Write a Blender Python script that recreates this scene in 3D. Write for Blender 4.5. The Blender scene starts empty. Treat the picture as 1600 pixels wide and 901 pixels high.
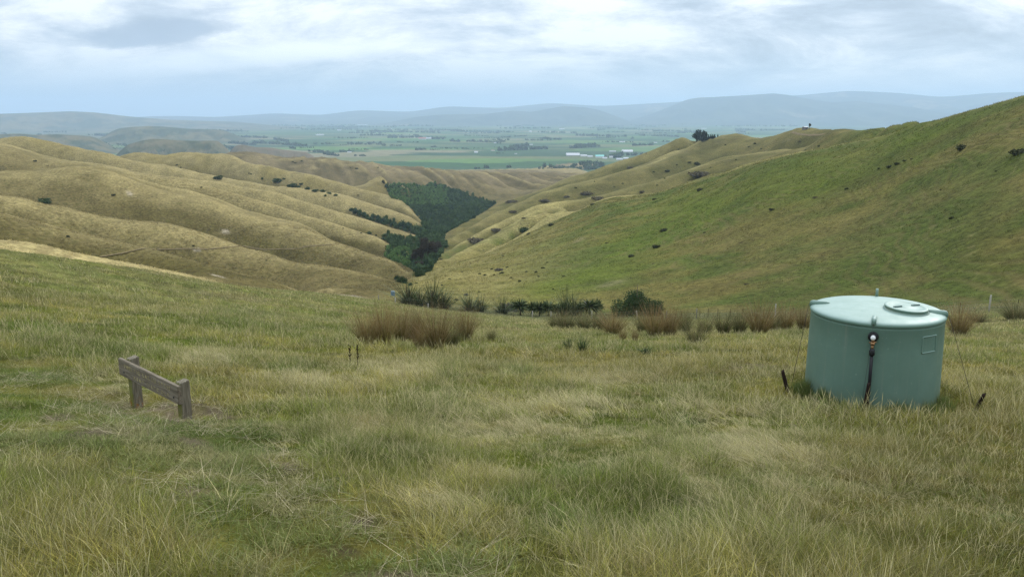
import bpy, math, random
import numpy as np
from mathutils import Vector, Matrix, Euler
rng = np.random.default_rng(7)
random.seed(7)
scene = bpy.context.scene
COL = scene.collection
R = math.radians

# ------------------------------------------------------------------ camera
FPX = 1244.0                    # focal length in pixels of the 1600 px wide photograph
PITCH = math.atan((450.5 - 178.0) / FPX)
CT, ST = math.cos(PITCH), math.sin(PITCH)
PLAIN = -200.0                  # the river plain lies 200 m below the eye
cam_data = bpy.data.cameras.new('camera')
cam_data.sensor_width = 36.0
cam_data.lens = 36.0 * FPX / 1600.0
cam_data.clip_start = 0.1
cam_data.clip_end = 200000.0
cam = bpy.data.objects.new('camera', cam_data)
cam.rotation_euler = (math.pi / 2 - PITCH, 0, 0)
COL.objects.link(cam)
scene.camera = cam

def pix_as(x, y):
    """pixel of the photograph -> azimuth and slope of the line of sight"""
    u = (np.asarray(x, float) - 800.0) / FPX
    v = (450.5 - np.asarray(y, float)) / FPX
    fy = CT + v * ST
    fz = -ST + v * CT
    h = np.hypot(u, fy)
    return np.arctan2(u, fy), fz / h

# ------------------------------------------------------------------ noise
_perm = np.random.default_rng(3).permutation(4096).astype(np.int64)
def _hash(ix, iy, seed):
    h = _perm[(ix + seed * 131) & 4095]
    return _perm[(h + iy * 7 + seed * 17) & 4095]
def vnoise(x, y, seed=0):
    x = np.asarray(x, float); y = np.asarray(y, float)
    ix = np.floor(x).astype(np.int64); iy = np.floor(y).astype(np.int64)
    fx = x - ix; fy = y - iy
    def g(i, j, dx, dy):
        a = _hash(ix + i, iy + j, seed) * (2 * np.pi / 4096.0)
        return np.cos(a) * dx + np.sin(a) * dy
    sx = fx * fx * fx * (fx * (fx * 6 - 15) + 10); sy = fy * fy * fy * (fy * (fy * 6 - 15) + 10)
    a = g(0, 0, fx, fy); b = g(1, 0, fx - 1, fy); c = g(0, 1, fx, fy - 1); d = g(1, 1, fx - 1, fy - 1)
    return 1.5 * ((a + (b - a) * sx) * (1 - sy) + (c + (d - c) * sx) * sy)
def fbm(x, y, oct=4, seed=0, gain=.5):
    t = 0.0; a = 1.0; s = 1.0
    for k in range(oct):
        t = t + a * vnoise(x * s + 13.7 * k, y * s - 9.1 * k, seed + k); a *= gain; s *= 2.03
    return t
def sstep(a, b, x):
    t = np.clip((x - a) / (b - a), 0, 1); return t * t * (3 - 2 * t)

# ------------------------------------------------------------------ the shape of the land
# crest lines: (x, y in the photograph, distance in metres)
N0 = [(-500,336,60),(-250,363,64),(0,393,70),(60,401,72),(140,413,75),(200,421,77),(270,433,80),(350,445,84),(400,451,86),
      (480,456,92),(540,463,98),(600,471,108),(640,479,110),(720,488,108),(830,498,104),(1000,500,98),(1212,497,91),(1400,492,87),(1545,487,83),(1700,485,80),(2100,480,75)]
S1 = [(-500,345,120),(-250,362,126),(0,375,130),(26,376.5,130),(64,382,130),(120,395,129),(170,405,127),(215,413,126),(240,418.5,125.5),(264,424.5,125),(290,431,124)]
S2 = [(-500,270,260),(-250,298,240),(0,333,225),(50,345,220),(104,360,215),(160,373,210),(226,388,200),(300,407,188),(360,423,178),(420,437,165),(440,444,161),(470,457,156),(500,467,150)]
S3 = [(-500,270,360),(-250,290,345),(0,304,335),(30,307,333),(60,316,330),(100,324,326),(140,335,322),(180,341,318),(260,348,312),(300,359,306),(340,371,300),
      (380,384,293),(420,396,286),(460,409,278),(500,414,270),(540,421,262),(580,428,256),(620,439,250)]
S4 = [(-500,285,520),(-250,275,520),(0,268,515),(50,267,510),(80,263,505),(120,260.5,500),(160,262,496),(180,268,494),(200,276,490),(230,288,484),(260,297,480),(290,301,476),
      (320,308,470),(340,314,466),(380,330,458),(428,344,448),(466,350,438),(490,360,430),(520,376,420),(560,390,405),(596,401,390),(620,411,375),(638,424,350)]
S5 = [(198,272,570),(230,283,566),(280,291,560),(320,297,554),(340,302,550),(380,311,543),(420,322,535),(470,340,520),(500,348,512),(540,359,502),(580,369,490),(604,377,480),(613,385,470)]
S6 = [(-500,200,820),(-250,215,790),(0,227,760),(20,230,755),(64,243,740),(100,250,730),(140,256,715),(180,263,700),(210,270,690),(250,278,682),(290,282,675),
      (340,288,665),(390,298,655),(440,308,645),(470,316,640),(500,325,633),(540,336,625),(584,348,615),(610,355,608),(640,364,600),(657,370,590)]
S7 = [(-500,225,1000),(-250,226,980),(0,220,955),(28,213,950),(50,215,945),(66,221,935),(90,227,920),(120,234,900),(160,240.5,880),(200,252,860),(250,260,845),
      (290,268,835),(340,279,825),(380,284,818),(420,292,810),(460,295,800),(500,301,790),(550,312,775),(590,323,760),(620,332,748),(645,343,735),(668,358,715)]
S8 = [(195,243,1120),(220,240,1110),(240,241.5,1105),(256,244,1100),(286,240,1090),(320,241,1080),(360,241.5,1060),(386,256,1020),(410,261,1000),(440,268,985),(480,276,965),(520,288,945),
      (560,300,925),(600,308,900),(626,315,885),(645,328,865),(657,344,840)]
S9 = [(350,241,1500),(368,238.5,1500),(390,237,1495),(420,242,1485),(450,246,1475),(480,245,1465),(500,244,1460),(526,247,1450),(560,251,1440),(600,254,1430),(640,255,1420),
      (660,260,1420),(700,265,1430),(740,266,1450),(780,267.5,1480),(830,268,1530),(880,270.5,1580),(920,274,1620),(1000,282,1700)]
R1 = [(2100,70,170),(1850,100,195),(1720,122,212),(1600,150,232),(1562,161,238),(1512,174,248),(1487,181,255),(1470,187,262),(1437,190.5,272),(1412,199,280),(1387,209,288),(1350,220,300),(1300,230,315),(1250,237,330),
      (1200,246,350),(1170,254,362),(1140,265,376),(1110,274,390),(1080,282,402),(1050,292,414),(1020,302,425),(988,306,435),(960,308,440),(930,316,444),(900,330,444),
      (856,348,438),(820,366,425),(796,378,415),(760,394,396),(720,408,370),(690,418,340),(666,428,305),(644,441,268)]
LD = [(885,333,520),(876,332,520),(840,335,518),(810,348,510),(780,362,496),(750,378,475),(720,392,450),(698,405,425)]
LC = [(1260,230,600),(1200,237,650),(1130,246,670),(1090,260,660),(1050,274,648),(1010,286,636),(960,300,622),(920,308,615),(880,316,608),(840,328,598),(800,343,586),(760,359,568),(720,381,535),(690,396,490)]
LA = [(1110,219,960),(1092,225,950),(1060,238,920),(1020,254,885),(980,265,862),(950,274,848),(910,284,835),(880,290.5,825),(840,303,808),(810,318,785),(770,335,740),(740,351,690),(706,372,620)]
R4B = [(1424,184,330),(1400,188,380),(1375,192,450),(1345,196,560),(1320,197,680)]
R4 = [(1320,202,720),(1290,203,790),(1270,201,810),(1255,200,820),(1237,202,830),(1200,215,880),(1180,216,920),
      (1160,210,960),(1145,210,970),(1130,212,985),(1116,215,995),(1092,221,1010),(1076,220.5,1020),(1060,225,1030),(1030,235,1040),(1000,244,1045),(970,252,1048),(940,262,1050),(910,271,1050),(880,281,1045),
      (860,291,1040),(830,302,1020),(780,319,960),(750,334,880),(720,349,790),(690,366,680)]
VALLEY = [(632,446,222),(640,441,250),(648,432,300),(656,421,345),(664,407,410),(676,392,480),(690,375,600),(704,357,730),(730,340,860),(775,322,1060),
          (640,318,1010),(690,322,960),(668,292,1230),(720,304,1210),(620,297,1130),(600,291,1100),(770,316,1150)]
def lerp_line(line):
    a = sorted(line); xs = [p[0] for p in a]
    return lambda x: (np.interp(x, xs, [p[1] for p in a]), np.exp(np.interp(x, xs, np.log([p[2] for p in a]))), xs[0], xs[-1])
CA, CB, CD = [], [], []          # control points: azimuth, b = BS*ln d, slope
BS = 0.5
def add(x, y, d):
    a, s = pix_as(x, y); CA.append(float(a)); CB.append(BS * math.log(d)); CD.append(float(s))
def add_line(line, step=16, shoulder=0.0):
    f = lerp_line(line); x0, x1 = f(0)[2:]
    n = max(2, int((x1 - x0) / (step if x0 > -100 and x1 < 1700 else step * 1.3)))
    for x in np.linspace(x0, x1, n):
        y, d, _, _ = f(x); add(x, float(y), float(d))
        if shoulder: add(x, float(y) + shoulder, float(d) * .955); add(x, float(y) + shoulder, float(d) * 1.045)
def add_dip(F, B, x0, x1, t, drop_, tip=None, step=20):
    """gully between two spurs: drop_ metres under the lower of them, running out at its mouth (x = tip)"""
    f, b = lerp_line(F), lerp_line(B)
    for x in np.arange(x0, x1 + 1, step):
        yf, df = f(x)[:2]; yb, db = b(x)[:2]
        zf, zb = float(df) * float(pix_as(x, yf)[1]), float(db) * float(pix_as(x, yb)[1])
        k = 1.0 if tip is None else min(1.0, max(.12, abs(tip - x) / 150.0))
        d = float(df + t * (db - df)); a = float(pix_as(x, yf)[0])
        CA.append(a); CB.append(BS * math.log(d)); CD.append((zf + min(0.0, zb - zf) * t - drop_ * k) / d)
add_line(N0)
add_line(S1, 18); add_line(S2, 18, .5)
for L in (S3, S4, S5, S6, S7, S8, S9, R1, LD, LC, LA, R4): add_line(L, 18, 2.2)
add_line(R4B, 16)
for p in VALLEY: add(*p)
add_dip(N0, S1, -500, 285, .45, 7, 300)
add_dip(N0, S2, 310, 470, .35, 3, 490)
add_dip(N0, S3, 500, 610, .3, 2.5, 615)
add_dip(S1, S2, -500, 280, .4, 12, 310)
add_dip(S2, S3, -500, 475, .45, 21, 510)
add_dip(S3, S4, -500, 600, .42, 28, 640)
add_dip(S4, S5, 230, 600, .5, 17, 640)
add_dip(S4, S6, -500, 190, .45, 28)
add_dip(S5, S6, 230, 600, .5, 25, 650)
add_dip(S6, S7, -500, 640, .46, 32, 680)
add_dip(S7, S8, 230, 640, .45, 38, 690)
add_dip(S8, S9, 380, 640, .4, 42, 700)
add_dip(R1, LD, 710, 880, .4, 17, 680)
add_dip(LD, LC, 710, 870, .4, 14, 680)
add_dip(R1, LC, 900, 1240, .35, 25)
add_dip(LC, LA, 715, 1090, .4, 22, 680)
add_dip(LC, R4, 1110, 1250, .4, 18)
add_dip(LA, R4, 740, 1090, .4, 18, 680)
add_dip(R1, R4, 1270, 1310, .35, 14); add_dip(R1, R4B, 1330, 1390, .4, 4)
for x in (655,700,750,800,850,900,950,1000,1060,1120,1180,1240,1300,1360,1420,1480,1540,1600,1700,1850,2100):   # creek beyond the fence
    y, d, _, _ = lerp_line(N0)(x)
    add(x, float(y) - 6, float(d) * 1.1); add(x, float(y) - 9, float(d) * 1.24)
def face(line, x0, x1, step=26):
    # the open slope from the creek up to the crest, steep below and easing to the top
    f, n0 = lerp_line(line), lerp_line(N0)
    for x in np.arange(x0, x1 + 1, step):
        y, d = f(x)[:2]; yb, db = n0(x)[:2]; yb = float(yb) - 9; db = float(db) * 1.24; d = float(d)
        if d < db * 1.25: continue
        for t in (.2, .4, .6, .8, .92):
            add(x, yb + (float(y) - yb) * (1 - (1 - t) ** 1.75), db + (d - db) * t)
        add(x, float(y) + 5, d * 1.09)
face(R1, 700, 2100)
def drop(line, x0, x1, step=30, k3=(.22, .5, .85)):
    f = lerp_line(line)
    for x in np.arange(x0, x1 + 1, step):
        y, d = f(x)[:2]; z = float(d) * float(pix_as(x, y)[1])
        for d2, k in ((d * 1.18, k3[0]), (d * 1.5, k3[1]), (max(d * 1.9, 2000), k3[2])):
            a = float(pix_as(x, y)[0]); CA.append(a); CB.append(BS * math.log(d2)); CD.append((z + (PLAIN - 6 - z) * k) / d2)
drop(S7, -500, 190); drop(S8, 200, 340); drop(S9, 360, 900); drop(R4, 920, 1310); drop(R4B, 1340, 1400, k3=(.12, .35, .85)); drop(R1, 1430, 2100, k3=(.05, .28, .85))
for a in np.linspace(-.84, .84, 40):
    for d2 in (2500, 3000, 3600):
        CA.append(float(a)); CB.append(BS * math.log(d2)); CD.append((PLAIN - 8) / d2)
fN = lerp_line(N0)
for x, m in ((-500,.165),(-250,.172),(0,.18),(140,.192),(281,.203),(460,.222),(640,.235),(800,.24),(1000,.236),(1180,.226),(1367,.221),(1600,.215),(1850,.21),(2100,.21)):
    a, s = pix_as(x, float(fN(x)[0])); de = float(fN(x)[1]); me = -float(s) - 1.6 / de
    for d in (.4, .8, 1.5, 3, 5, 8, 12, 18, 27, 40, 55):
        k = (d / de) ** 1.2
        CA.append(float(a)); CB.append(BS * math.log(d)); CD.append(-(1.6 / d + m + (me - m) * k))
CA = np.array(CA); CB = np.array(CB); CD = np.array(CD)
# near the eye the slope 1.6/d dominates: interpolate s + 1.6/d
CV = CD + 1.6 / np.exp(CB / BS)
P = np.stack([CA, CB], 1)
def kern(r2, c=.014): return np.sqrt(r2 + c * c)
def fit(P, V):
    n = len(P); D = ((P[:, None] - P[None]) ** 2).sum(2)
    A = np.zeros((n + 3, n + 3)); A[:n, :n] = kern(D) - 1e-4 * np.eye(n) * 2
    A[:n, n] = 1; A[:n, n + 1:] = P; A[n:, :n] = A[:n, n:].T
    return np.linalg.solve(A, np.concatenate([V, np.zeros(3)]))
W = fit(P, CV)
def land_s(az, d):
    az = np.clip(az, -.83, .83); b = BS * np.log(d)
    out = np.empty(az.shape, np.float64); A = az.ravel(); B = b.ravel(); o = out.ravel()
    Pf = P.astype(np.float32); Wf = W.astype(np.float32)
    for i in range(0, len(A), 8000):
        a = A[i:i+8000].astype(np.float32)[:, None]; bb = B[i:i+8000].astype(np.float32)[:, None]
        o[i:i+8000] = kern((a - Pf[:, 0]) ** 2 + (bb - Pf[:, 1]) ** 2) @ Wf[:-3] + Wf[-3] + a[:, 0] * Wf[-2] + bb[:, 0] * Wf[-1]
    return o.reshape(az.shape) - 1.6 / d

# ---- polar grid
az_in = np.linspace(-.80, .80, 620)
az_out = np.concatenate([np.linspace(-math.pi, -.84, 50), az_in, np.linspace(.84, math.pi, 50)[:-1]])
NA = len(az_out)
dd = np.exp(np.concatenate([np.linspace(math.log(.5), math.log(60), 230), np.linspace(math.log(60), math.log(1700), 520)[1:], np.linspace(math.log(1700), math.log(3400), 40)[1:]]))
ND = len(dd)
AZ, DD = np.meshgrid(az_out, dd, indexing='ij')
i0, i1 = 50, 50 + len(az_in)
SS = np.empty_like(AZ)
SS[i0:i1] = land_s(AZ[i0:i1], DD[i0:i1])
SS[:i0] = SS[i0]; SS[i1:] = SS[i1 - 1]
back = sstep(.84, 2.2, np.abs(AZ))
SS = np.where(back > 0, SS * (1 - back) + back * (-1.6 / DD - .06 - .03 * sstep(300, 2500, DD)), SS)
ZZ = SS * DD
XX = np.sin(AZ) * DD; YY = np.cos(AZ) * DD
# small relief: tussocky ground near by, gullies and slumps on the hills
near = sstep(.8, 6, DD) * (1 - sstep(50, 110, DD))
ZZ += near * (.05 * fbm(XX / 1.3, YY / 1.3, 3, 5) + .10 * fbm(XX / 5.5, YY / 5.5, 2, 9))
hill = sstep(110, 260, DD) * (1 - sstep(1700, 2600, DD))
amp = hill * (.35 + .0011 * DD)
ZZ += amp * (.8 * fbm(XX / 38, YY / 38, 4, 21) - .9 * np.abs(fbm(XX / 55 + 3, YY / 70, 3, 33)))
# gullies running down the far ridge
gl = sstep(1080, 1300, DD) * (1 - sstep(1440, 1560, DD)) * (AZ > -.25)
ZZ += -8.0 * gl * np.abs(fbm((XX + .35 * YY) / 62, YY / 420, 3, 51)) * 1.6
# the ridge that joins the two tops is worn down to an even line
_xs = np.array([1300,1320,1345,1375,1400,1430,1450,1480]); _a, _s = pix_as(_xs, np.array([202.5,202.2,204.6,200.8,195.5,190.2,187.8,183.0]))
_cap = np.interp(AZ, _a, _s); _in = (AZ > _a[0]) & (AZ < _a[-1]) & (DD > 295)
SS_ = ZZ / DD; _soft = .0035
SS_ = np.where(_in, -_soft * np.logaddexp(-SS_ / _soft, -_cap / _soft) + _soft * .25, SS_)
ZZ = SS_ * DD
def grid_z(x, y):
    """height of the land at map points (bilinear on the polar grid)"""
    x = np.asarray(x, float); y = np.asarray(y, float)
    d = np.maximum(np.hypot(x, y), dd[0]); a = np.arctan2(x, y)
    fi = np.interp(a, az_out, np.arange(NA)); fj = np.interp(np.log(d), np.log(dd), np.arange(ND))
    i = np.clip(fi.astype(int), 0, NA - 2); j = np.clip(fj.astype(int), 0, ND - 2); u = fi - i; v = fj - j
    return (ZZ[i, j] * (1-u) * (1-v) + ZZ[i+1, j] * u * (1-v) + ZZ[i, j+1] * (1-u) * v + ZZ[i+1, j+1] * u * v)
# level pad cut for the tank
TANK_AZ, TANK_D = float(pix_as(1356, 640)[0]), 13.82
TX, TY = math.sin(TANK_AZ) * TANK_D, math.cos(TANK_AZ) * TANK_D
TZ = -4.52
rT = np.hypot(XX - TX, YY - TY)
k = 1 - sstep(1.25, 2.3, rT)
ZZ = ZZ * (1 - k) + k * TZ
def pin(x, y, z, r):
    global ZZ
    dz = z - float(grid_z(x, y)); w = np.exp(-((XX - x) ** 2 + (YY - y) ** 2) / (r * r)); ZZ = ZZ + dz * w
for px_, py_, d_ in ((283, 657, 9.95), (212, 635, 11.45), (283, 657, 9.95)):      # feet of the sign posts
    a_, s_ = pix_as(px_, py_); pin(math.sin(a_) * d_, math.cos(a_) * d_, float(s_) * d_, .8)
SS = ZZ / DD

def hit(x, y, dmin=.5):
    """first point of the land that a line of sight meets: (X, Y, Z, d) or None"""
    a, s = pix_as(x, y)
    fi = np.interp(float(a), az_out, np.arange(NA)); i = int(min(fi, NA - 2)); u = fi - i
    prof = SS[i] * (1 - u) + SS[i + 1] * u
    w = np.where((prof >= s) & (dd > dmin))[0]
    if not len(w): w = [int(np.argmax(prof))]; s = prof[w[0]]       # just above the skyline: stand on it
    j = w[0]
    if j == 0: d = dd[0]
    else:
        p0, p1 = prof[j-1], prof[j]; t = (s - p0) / (p1 - p0 + 1e-12); d = dd[j-1] + (dd[j] - dd[j-1]) * min(max(t, 0), 1)
    X, Y = math.sin(a) * d, math.cos(a) * d
    return X, Y, float(grid_z(X, Y)), float(d)
def on_land(x, d):
    """point of the land in the column x of the photograph, d metres away"""
    a = float(pix_as(x, 480)[0]); X, Y = math.sin(a) * d, math.cos(a) * d
    return X, Y, float(grid_z(X, Y)), d
def on_plain(x, y):
    a, s = pix_as(x, y); d = PLAIN / float(s)
    return math.sin(a) * d, math.cos(a) * d, PLAIN, d
def to_pix(x, y, z):
    """map points -> pixel of the photograph"""
    cy = y * CT - z * ST; cz = y * ST + z * CT
    return 800 + FPX * x / np.maximum(cy, 1e-6), 450.5 - FPX * cz / np.maximum(cy, 1e-6)
# ------------------------------------------------------------------ helpers
def make_mesh(name, V, F, mats=(), smooth=False, fattr=None, vcol=None, mat_idx=None):
    """V: (n,3); F: list of faces, or an (m,3|4) array"""
    me = bpy.data.meshes.new(name)
    V = np.asarray(V, np.float32)
    if isinstance(F, np.ndarray):
        m, k = F.shape
        me.vertices.add(len(V)); me.vertices.foreach_set('co', V.ravel())
        me.loops.add(m * k); me.loops.foreach_set('vertex_index', F.astype(np.int32).ravel())
        me.polygons.add(m); me.polygons.foreach_set('loop_start', np.arange(m, dtype=np.int32) * k)
        me.update(calc_edges=True)
    else:
        me.from_pydata(V.tolist(), [], F); me.update()
    if smooth is not None:
        me.polygons.foreach_set('use_smooth', np.full(len(me.polygons), bool(smooth)))
    for m_ in mats: me.materials.append(m_)
    if mat_idx is not None: me.polygons.foreach_set('material_index', np.asarray(mat_idx, np.int32))
    if vcol is not None:
        a = me.color_attributes.new('col', 'FLOAT_COLOR', 'POINT')
        c = np.ones((len(V), 4), np.float32); c[:, :vcol.shape[1]] = vcol; a.data.foreach_set('color', c.ravel())
    if fattr is not None:
        a = me.attributes.new('v', 'FLOAT', 'FACE'); a.data.foreach_set('value', np.asarray(fattr, np.float32))
    return me
def put(name, me, parent=None, loc=None, **props):
    o = bpy.data.objects.new(name, me); COL.objects.link(o)
    if parent is not None: o.parent = parent
    if loc is not None: o.location = loc
    for k_, v_ in props.items(): o[k_] = v_
    return o
def empty(name, loc, rz=0, **props):
    return_o = put(name, None, None, loc, **props); return_o.rotation_euler.z = rz; return_o.empty_display_size = .2
    return return_o
class NT:
    def __init__(s, tree): s.t = tree; s.n = tree.nodes; s.l = tree.links
    def add(s, typ, **kw):
        n = s.n.new(typ)
        for k_, v_ in kw.items():
            if k_.startswith('i_'):
                n.inputs[k_[2:].replace('_', ' ')].default_value = v_
            else: setattr(n, k_, v_)
        return n
    def link(s, a, b): s.l.new(a, b)
    def math(s, op, a, b=None, clamp=False):
        n = s.n.new('ShaderNodeMath'); n.operation = op; n.use_clamp = clamp
        for i, q in enumerate((a, b)):
            if q is None: continue
            if isinstance(q, (int, float)): n.inputs[i].default_value = q
            else: s.l.new(q, n.inputs[i])
        return n.outputs[0]
    def mix(s, fac, a, b, typ='MIX'):
        n = s.n.new('ShaderNodeMix'); n.data_type = 'RGBA'; n.blend_type = typ
        for sock, q in ((n.inputs[0], fac), (n.inputs[6], a), (n.inputs[7], b)):
            if isinstance(q, (int, float)): sock.default_value = q
            elif isinstance(q, tuple): sock.default_value = q if len(q) == 4 else q + (1,)
            else: s.l.new(q, sock)
        return n.outputs[2]
    def ramp(s, fac, stops, interp='LINEAR'):
        n = s.n.new('ShaderNodeValToRGB'); cr = n.color_ramp; cr.interpolation = interp
        while len(cr.elements) < len(stops): cr.elements.new(.5)
        for e, (p_, c_) in zip(cr.elements, stops):
            e.position = p_; e.color = tuple(c_) + (1,) if len(c_) == 3 else c_
        s.l.new(fac, n.inputs[0]); return n.outputs[0]
    def noise(s, vec, scale, detail=4, rough=.5, dist=0.0, out=0):
        n = s.n.new('ShaderNodeTexNoise'); n.inputs['Scale'].default_value = scale; n.inputs['Detail'].default_value = detail
        n.inputs['Roughness'].default_value = rough; n.inputs['Distortion'].default_value = dist
        if vec is not None: s.l.new(vec, n.inputs['Vector'])
        return n.outputs[out]
    def mapr(s, v, a, b, c, d):
        n = s.n.new('ShaderNodeMapRange'); s.l.new(v, n.inputs[0])
        for i, q in enumerate((a, b, c, d)): n.inputs[i + 1].default_value = q
        return n.outputs[0]
    def mapping(s, vec, scale=(1, 1, 1), rot=(0, 0, 0), loc=(0, 0, 0)):
        n = s.n.new('ShaderNodeMapping'); s.l.new(vec, n.inputs[0])
        n.inputs['Scale'].default_value = scale; n.inputs['Rotation'].default_value = rot; n.inputs['Location'].default_value = loc
        return n.outputs[0]
def material(name, rough=.9, spec=.15):
    m = bpy.data.materials.new(name); m.use_nodes = True
    nt = NT(m.node_tree); b = m.node_tree.nodes['Principled BSDF']
    b.inputs['Roughness'].default_value = rough; b.inputs['Specular IOR Level'].default_value = spec
    return m, nt, b
def bump(nt, b, h, strength=.4, dist=.05):
    n = nt.add('ShaderNodeBump'); n.inputs['Strength'].default_value = strength; n.inputs['Distance'].default_value = dist
    nt.link(h, n.inputs['Height']); nt.link(n.outputs[0], b.inputs['Normal']); return n

# ------------------------------------------------------------------ colours of the land
def mixc(a, b, t):
    t = np.asarray(t)[..., None]; return np.asarray(a) * (1 - t) + np.asarray(b) * t
TAN = np.array((.205,.165,.068)); PALE = np.array((.40,.325,.155)); BROWN = np.array((.125,.100,.036)); GREEN = np.array((.078,.098,.022))
OLIVE = np.array((.135,.115,.037)); GREY = np.array((.26,.255,.095)); STRAW = np.array((.46,.385,.21)); LUSH = np.array((.075,.145,.038)); RUST = np.array((.19,.125,.045)); SOIL = np.array((.15,.115,.08))
DGREEN = np.array((.145,.195,.036))
def blob(px, py, cx, cy, rx, ry, ang=0.0):
    c, s = math.cos(ang), math.sin(ang); dx, dy = px - cx, py - cy
    return np.exp(-(((c * dx + s * dy) / rx) ** 2 + ((-s * dx + c * dy) / ry) ** 2))
# patches of the near slope, traced on the photograph and laid on the ground: (x, y, rx, ry, angle)
TROD = [(400,850,130,70,.2),(570,885,130,50,0),(60,690,110,40,0),(120,640,190,45,.1),(300,720,210,70,.35),(480,840,190,80,.4),(250,645,75,22,.2),(40,600,90,40,0),(650,905,160,50,0)]
BARE = [(255,640,66,13,.1),(275,655,40,7,.1),(290,768,28,10,0),(145,677,48,8,0),(330,645,30,9,.3),(90,652,20,5,0),(535,860,22,6,0),(455,732,14,10,0),(300,690,30,6,.3),(620,905,60,10,0),(1170,575,50,7,0),(565,818,20,6,0)]
STRAWP = [(1160,720,60,18,.5),(1100,760,50,14,.5),(900,720,60,14,.1),(1230,760,60,14,.4),(780,740,40,12,.2),(770,678,130,26,.05),(1180,700,110,36,.35),(640,585,60,16,.1),(575,668,45,18,0),(720,628,95,12,0),(940,690,90,20,.1),(1120,660,80,25,.3),(430,690,45,14,.2),(860,668,60,20,0),(700,790,45,14,.1),(880,640,140,18,0),(500,595,90,14,0),(960,600,60,12,0),(320,560,60,14,0),(180,600,50,12,0)]
LUSHP = [(1200,880,110,40,0),(680,650,45,45,0),(790,790,90,40,.2),(450,577,38,16,0),(700,584,26,16,0),(810,585,40,14,0),(1075,655,30,22,0),(930,735,80,20,0),(245,660,28,8,0),(560,520,40,12,0),(70,680,40,14,0),(880,820,60,30,.3),(1300,640,90,12,0),(60,520,60,20,0),(380,495,50,10,0),(230,470,30,8,0),(160,545,60,12,0),(330,740,70,25,.3)]
RUSTP = [(1480,740,130,60,0),(1350,760,90,60,0),(130,830,110,50,0),(1560,680,60,40,0),(340,605,50,30,0),(1010,590,60,15,0),(1250,800,120,30,0),(590,640,80,30,0)]
def zone(px, py, lst):
    t = np.zeros_like(px)
    for q in lst: t = np.maximum(t, blob(px, py, *q))
    return t
def near_tint(x, y, px, py, d):
    """growing colour of the grass on the near slope"""
    n1 = fbm(x / 6.5, y / 6.5, 3, 61); n2 = fbm(x / 1.7 + 5, y / 1.7, 3, 71); n3 = fbm(x / 17, y / 12, 3, 81)
    t = sstep(-.45, .5, n1 * .8 + n2 * .45)
    c = mixc(DGREEN, GREY, t)
    c = mixc(c, OLIVE * 1.55, sstep(-.05, .45, n3) * .7)
    c = mixc(c, STRAW, sstep(.15, .7, n2 + .5 * n1) * .6)
    c = mixc(c, GREEN * 1.1, sstep(.25, .75, -n2 - .4 * n1) * .6)
    c = mixc(c, OLIVE, .55 * sstep(1150, 1400, px) * sstep(640, 700, py))
    w = np.clip(.55 + 1.3 * fbm(x / .7, y / .4, 4, 77), .0, 1.2)
    c = mixc(c, STRAW * 1.05, np.clip(zone(px, py, STRAWP) * w, 0, 1) * .55)
    c = mixc(c, LUSH * 1.15, np.clip(zone(px, py, LUSHP) * w, 0, 1) * .85)
    c = mixc(c, OLIVE * .9 + RUST * .4, np.clip(zone(px, py, RUSTP) * w, 0, 1) * .7)
    c = mixc(c, mixc(DGREEN, GREY, sstep(-.3, .4, n2)), np.clip(zone(px, py, TROD), 0, 1) * .7)
    # the slope further off is greyer, with streaks of green
    c = c * np.array((.84, .84, .40))
    f = sstep(28, 60, d)
    c = mixc(c, mixc(mixc(GREY * .95, STRAW * .8, sstep(-.2, .5, n3) * .6), DGREEN, sstep(.05, .5, fbm(x / 9, y / 5, 3, 95)) * .8), f * .6)
    return c
PX, PY = to_pix(XX, YY, ZZ)
front = np.abs(AZ) < 1.0
PX = np.where(front, PX, -3000.0); PY = np.where(front, PY, 3000.0)
def smooth_ax(a, ax, r):
    w = 2 * r + 1; pad = [(0, 0), (0, 0)]; pad[ax] = (r, r)
    c = np.cumsum(np.pad(a, pad, mode='edge'), axis=ax)
    z_ = np.zeros_like(np.take(c, [0], axis=ax)); c = np.concatenate([z_, c], axis=ax)
    n = a.shape[ax]
    return (np.take(c, np.arange(w, w + n), axis=ax) - np.take(c, np.arange(n), axis=ax)) / w
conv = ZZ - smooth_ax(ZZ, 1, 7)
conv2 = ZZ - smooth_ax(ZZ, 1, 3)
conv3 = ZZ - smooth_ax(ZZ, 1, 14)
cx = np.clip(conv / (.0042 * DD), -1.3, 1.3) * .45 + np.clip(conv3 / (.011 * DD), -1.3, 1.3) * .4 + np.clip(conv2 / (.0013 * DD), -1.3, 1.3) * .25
xt = np.interp(np.log(DD), np.log([100,120,150,250,350,480,600,800,1080,1350,1420]), [520,560,610,638,654,676,690,718,778,930,1400])
side = sstep(-14, 14, PX - xt)
n1 = fbm(XX / 45, YY / 45, 4, 101); n2 = fbm(XX / 13, YY / 13, 3, 111); n3 = fbm(XX / 120, YY / 120, 3, 121)
left = mixc(TAN, BROWN, sstep(-.5, .8, n1 + .4 * n3))
left = mixc(left, OLIVE * .95, sstep(.0, .6, n3 + .3 * n2) * .5)
left = mixc(left, mixc(np.array((.135,.105,.055)), np.array((.245,.19,.11)), sstep(-.25, .35, fbm((XX + .35 * YY) / 62 + .4, YY / 420, 3, 51))), sstep(1150, 1350, DD) * .85)
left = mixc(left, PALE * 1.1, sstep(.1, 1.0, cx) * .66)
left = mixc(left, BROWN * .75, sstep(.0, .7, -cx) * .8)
left = mixc(left, PALE * 1.35, (1 - sstep(136, 150, DD)) * .9 * (1 - sstep(300, 360, PX)))                       # sunlit spur next to the near slope, its sunlight painted as paler grass
s8 = sstep(840, 900, DD) * (1 - sstep(1120, 1180, DD))
left = mixc(left, np.array((.25,.20,.07)), s8 * .6 * sstep(-.3, .3, n1))
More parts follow.
